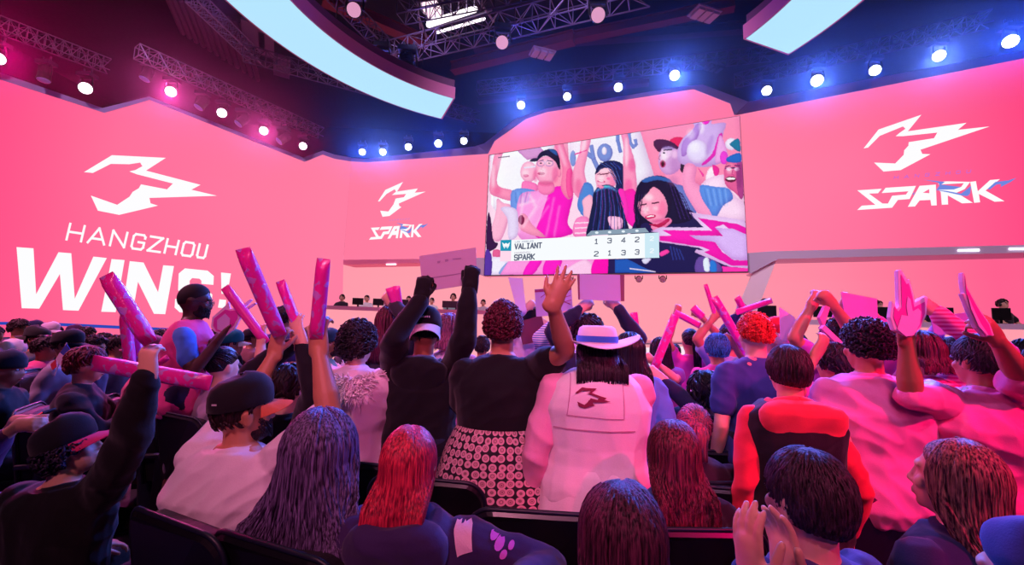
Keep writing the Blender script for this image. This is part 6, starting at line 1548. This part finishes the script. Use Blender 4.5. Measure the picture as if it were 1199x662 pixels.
for i, (px, nm) in enumerate([(419, 'leftmost'), (443, 'second'), (472, 'third'), (496, 'fourth'), (524, 'fifth'), (534, 'rightmost')]):
    monitor(px, 354+i*.8, 13.9, .34, .22, ['black monitor leftmost on the centre-left desk', 'black monitor second from left on the centre-left desk', 'black monitor behind the two short pink sticks', 'black monitor partly behind the raised left glove', 'black monitor beside the raised right sleeve', 'black monitor at the right end behind the raised sleeve'][i], .15, zl)
for i, (px, w) in enumerate([(898, .42), (964, .42), (1034, .22), (1104, .36), (1172, .30)]):
    D = 11.0-(px-898)*.0058; monitor(px, 364, D, w, .27, ['black monitor leftmost on the right desk', 'black monitor behind the raised fists', 'black monitor right of the pale pink sign', 'black monitor right of the upright foam hand', 'large black monitor near the right edge', 'black monitor at the right edge'][i], -.45, zr)
for i, (px, py) in enumerate([(401, 344), (430, 345), (456, 347), (479, 346), (506, 348), (531, 343), (566, 350)]):
    person(['player in a dark top leftmost at the centre-left desk', 'player in white with a headset beside the second monitor', 'player in white partly behind the short pink sticks', 'player in white with a headset left of the big blank sign', 'player in white with a headset below the big blank sign', 'player in pale teal below the right part of the blank sign', 'player with a headset between the black sleeve and the curly hair'][i],
       px, py, 14.6, 175, False, 'light', hair=('short', DK, dict(n=60)), hairtop=.03, headset='w' if i in (1, 3, 4, 6) else 'b', eyes=1, top=('jersey', cloth(['302838', 'f0f0f4', 'f0e8f0', 'f0f0f4', 'e8f0f0', 'b0e0e0', 'e0d8e8'][i]), 'short'), bottom=('trousers', DKJ), base=1.42, vox=.022, arms=('lap', 'lap'))
for i, (px, py, D) in enumerate([(895, 349, 11.8), (1028, 351, 11.0), (1083, 350, 10.6), (1173, 349, 10.0)]):
    person(['player in black behind the leftmost monitor of the right desk', 'player in dark clothes right of the pale pink sign', 'player behind the right desk over the upright foam hand', 'player in black behind the large monitor near the right edge'][i],
       px, py, D, 195, False, 'light', hair=('short', DK, dict(n=60)), hairtop=.03, headset='b', eyes=1, top=('jersey', cloth('1c1a24'), 'short'), bottom=('trousers', DKJ), base=1.42, vox=.02, arms=('lap', 'lap'))
    p = atY(px, py, D)
# ================================================================== light
def spot(loc, aim, col, power, size=60, blend=.5, radius=.12, name='spot'):
    ld = bpy.data.lights.new(name, 'SPOT'); ld.energy = power; ld.color = srgb(col) if isinstance(col, str) else col
    ld.spot_size = R_(size); ld.spot_blend = blend; ld.shadow_soft_size = radius
    o = bpy.data.objects.new(name, ld); COL.objects.link(o); o.location = loc
    o.rotation_euler = (Vector(aim)-Vector(loc)).to_track_quat('-Z', 'Y').to_euler(); return o
w = bpy.data.worlds.new('world'); SC.world = w; w.use_nodes = True
w.node_tree.nodes['Background'].inputs[0].default_value = (.05, .012, .06, 1); w.node_tree.nodes['Background'].inputs[1].default_value = .05
# house spots from behind the seats
spot((-1.5, -4, 7.5), (-.3, 3.0, 1.3), (1, .30, .50), 1500, 36, 1.0, .2)
spot((5.5, -2.5, 6.5), (2.6, 2.2, 1.1), (1, .0, .16), 4200, 36, .8, .1)
spot((1.0, -3, 8), (1.6, 5.2, 1.3), (.9, .4, .85), 700, 46, .9, .2)
spot((-8, 2, 8), (-4.5, 5.5, 1.2), (1, .25, .55), 3600, 56, .8, .2)
spot((-6, 8, 8.5), (-1.8, 1.8, 1.0), (.6, .15, 1), 900, 40, .8, .15)
spot((.5, -4.5, 4.6), (.2, 4, 2.6), (1, .14, .42), 900, 46, .8, .1)  # unseen spot added to turn the raised arms pink
# unseen fill spots, added to brighten the stage trims and desks
for x, y, ax, ay, az in ((-6, 7, -6, 18, 4.5), (0, 4, 3, 15, 4), (7, 3, 9, 11, 3.5), (-9, 5, -14, 14, 6)):
    spot((x, y, 9.5), (ax, ay, az), (1, .62, .85), 1800, 80, .8, .3, 'stage_fill')
for a in ((-13, 15.5, 9.6), (-4.5, 18, 9.6), (2, 15.5, 10)):
    spot((a[0]*.6, a[1]-7, 11), a, (.55, .42, 1), 420, 60, .9, .2, 'edge_fill')  # added violet fill that lifts the upper trim bands
# blue spots over the screens
for i in (1, 5, 8, 10, 12):
    p = BPOS[i]; a = Vector((.2*p.x, 1.8+(i % 3)*.8, 1.2)); d = (a-p).normalized()
    spot(p+d*.35, a, (.12, .22, 1), 3600, 42, .5, .12, 'blue_spot')
for x, y in ((200, 107), (309, 153)):
    p = PL.hit(x, y, .9); a = Vector((-3.5, 4, 1)); d = (a-p).normalized(); spot(p+d*.4, a, (1, .1, .5), 3000, 45, .5, .12, 'pink_spot')
SC.view_settings.view_transform = 'Standard'; SC.view_settings.look = 'None'; SC.view_settings.gamma = 1; SC.view_settings.exposure = 0
SC.view_settings.use_curve_mapping = False
SC.cycles.use_denoising = True
SC.cycles.max_bounces = 5; SC.cycles.diffuse_bounces = 3; SC.cycles.glossy_bounces = 2; SC.cycles.transmission_bounces = 4; SC.cycles.sample_clamp_indirect = 4

# thin haze under the roof, where the blue and pink beams show
mt = bpy.data.materials.new('haze'); mt.use_nodes = True; nt = mt.node_tree; nt.nodes.clear()
o_ = nt.nodes.new('ShaderNodeOutputMaterial'); v_ = nt.nodes.new('ShaderNodeVolumeScatter'); v_.inputs['Density'].default_value = .0024; v_.inputs['Anisotropy'].default_value = .8
nt.links.new(v_.outputs[0], o_.inputs['Volume'])
mb = MB(); mb.prism([(-13.5, 5.5, 6.3), (0, 6.5, 6.3), (13, 4.5, 6.3), (14.3, 9.25, 6.3), (7.1, 13.0, 6.3), (-1.4, 16.9, 6.3), (-7.6, 18.5, 6.3), (-17.0, 12.1, 6.3)], (0, 0, 6.6))
hz_ = put('haze', mb, mt); hz_['kind'] = 'stuff'; hz_['label'] = 'thin haze under the roof lit by the spotlights'; hz_['category'] = 'haze'
def glow(p, col, e, r=.12):
    ld = bpy.data.lights.new('lens_glow', 'SPOT'); ld.energy = e; ld.color = col; ld.shadow_soft_size = r; ld.spot_size = R_(76); ld.spot_blend = 1.0
    o = bpy.data.objects.new('lens_glow', ld); COL.objects.link(o); d = (Vector((0, 1.5, 1.6))-Vector(p)).normalized(); o.location = Vector(p)+d*.34; o.rotation_euler = (Vector((p[0]*.3, 0, 4.5))-o.location).to_track_quat('-Z', 'Y').to_euler()
for i, p in enumerate(BPOS): glow(p, (.03, .10, 1), 1.8*[900, 300, 300, 900, 300, 1600, 400, 450, 1100, 400, 1500, 500, 550, 2000][i])
for x, y in PK: p = PL.hit(x, y, .9); glow(p, (1, .0, .25), 350 if x > 0 else 2500)
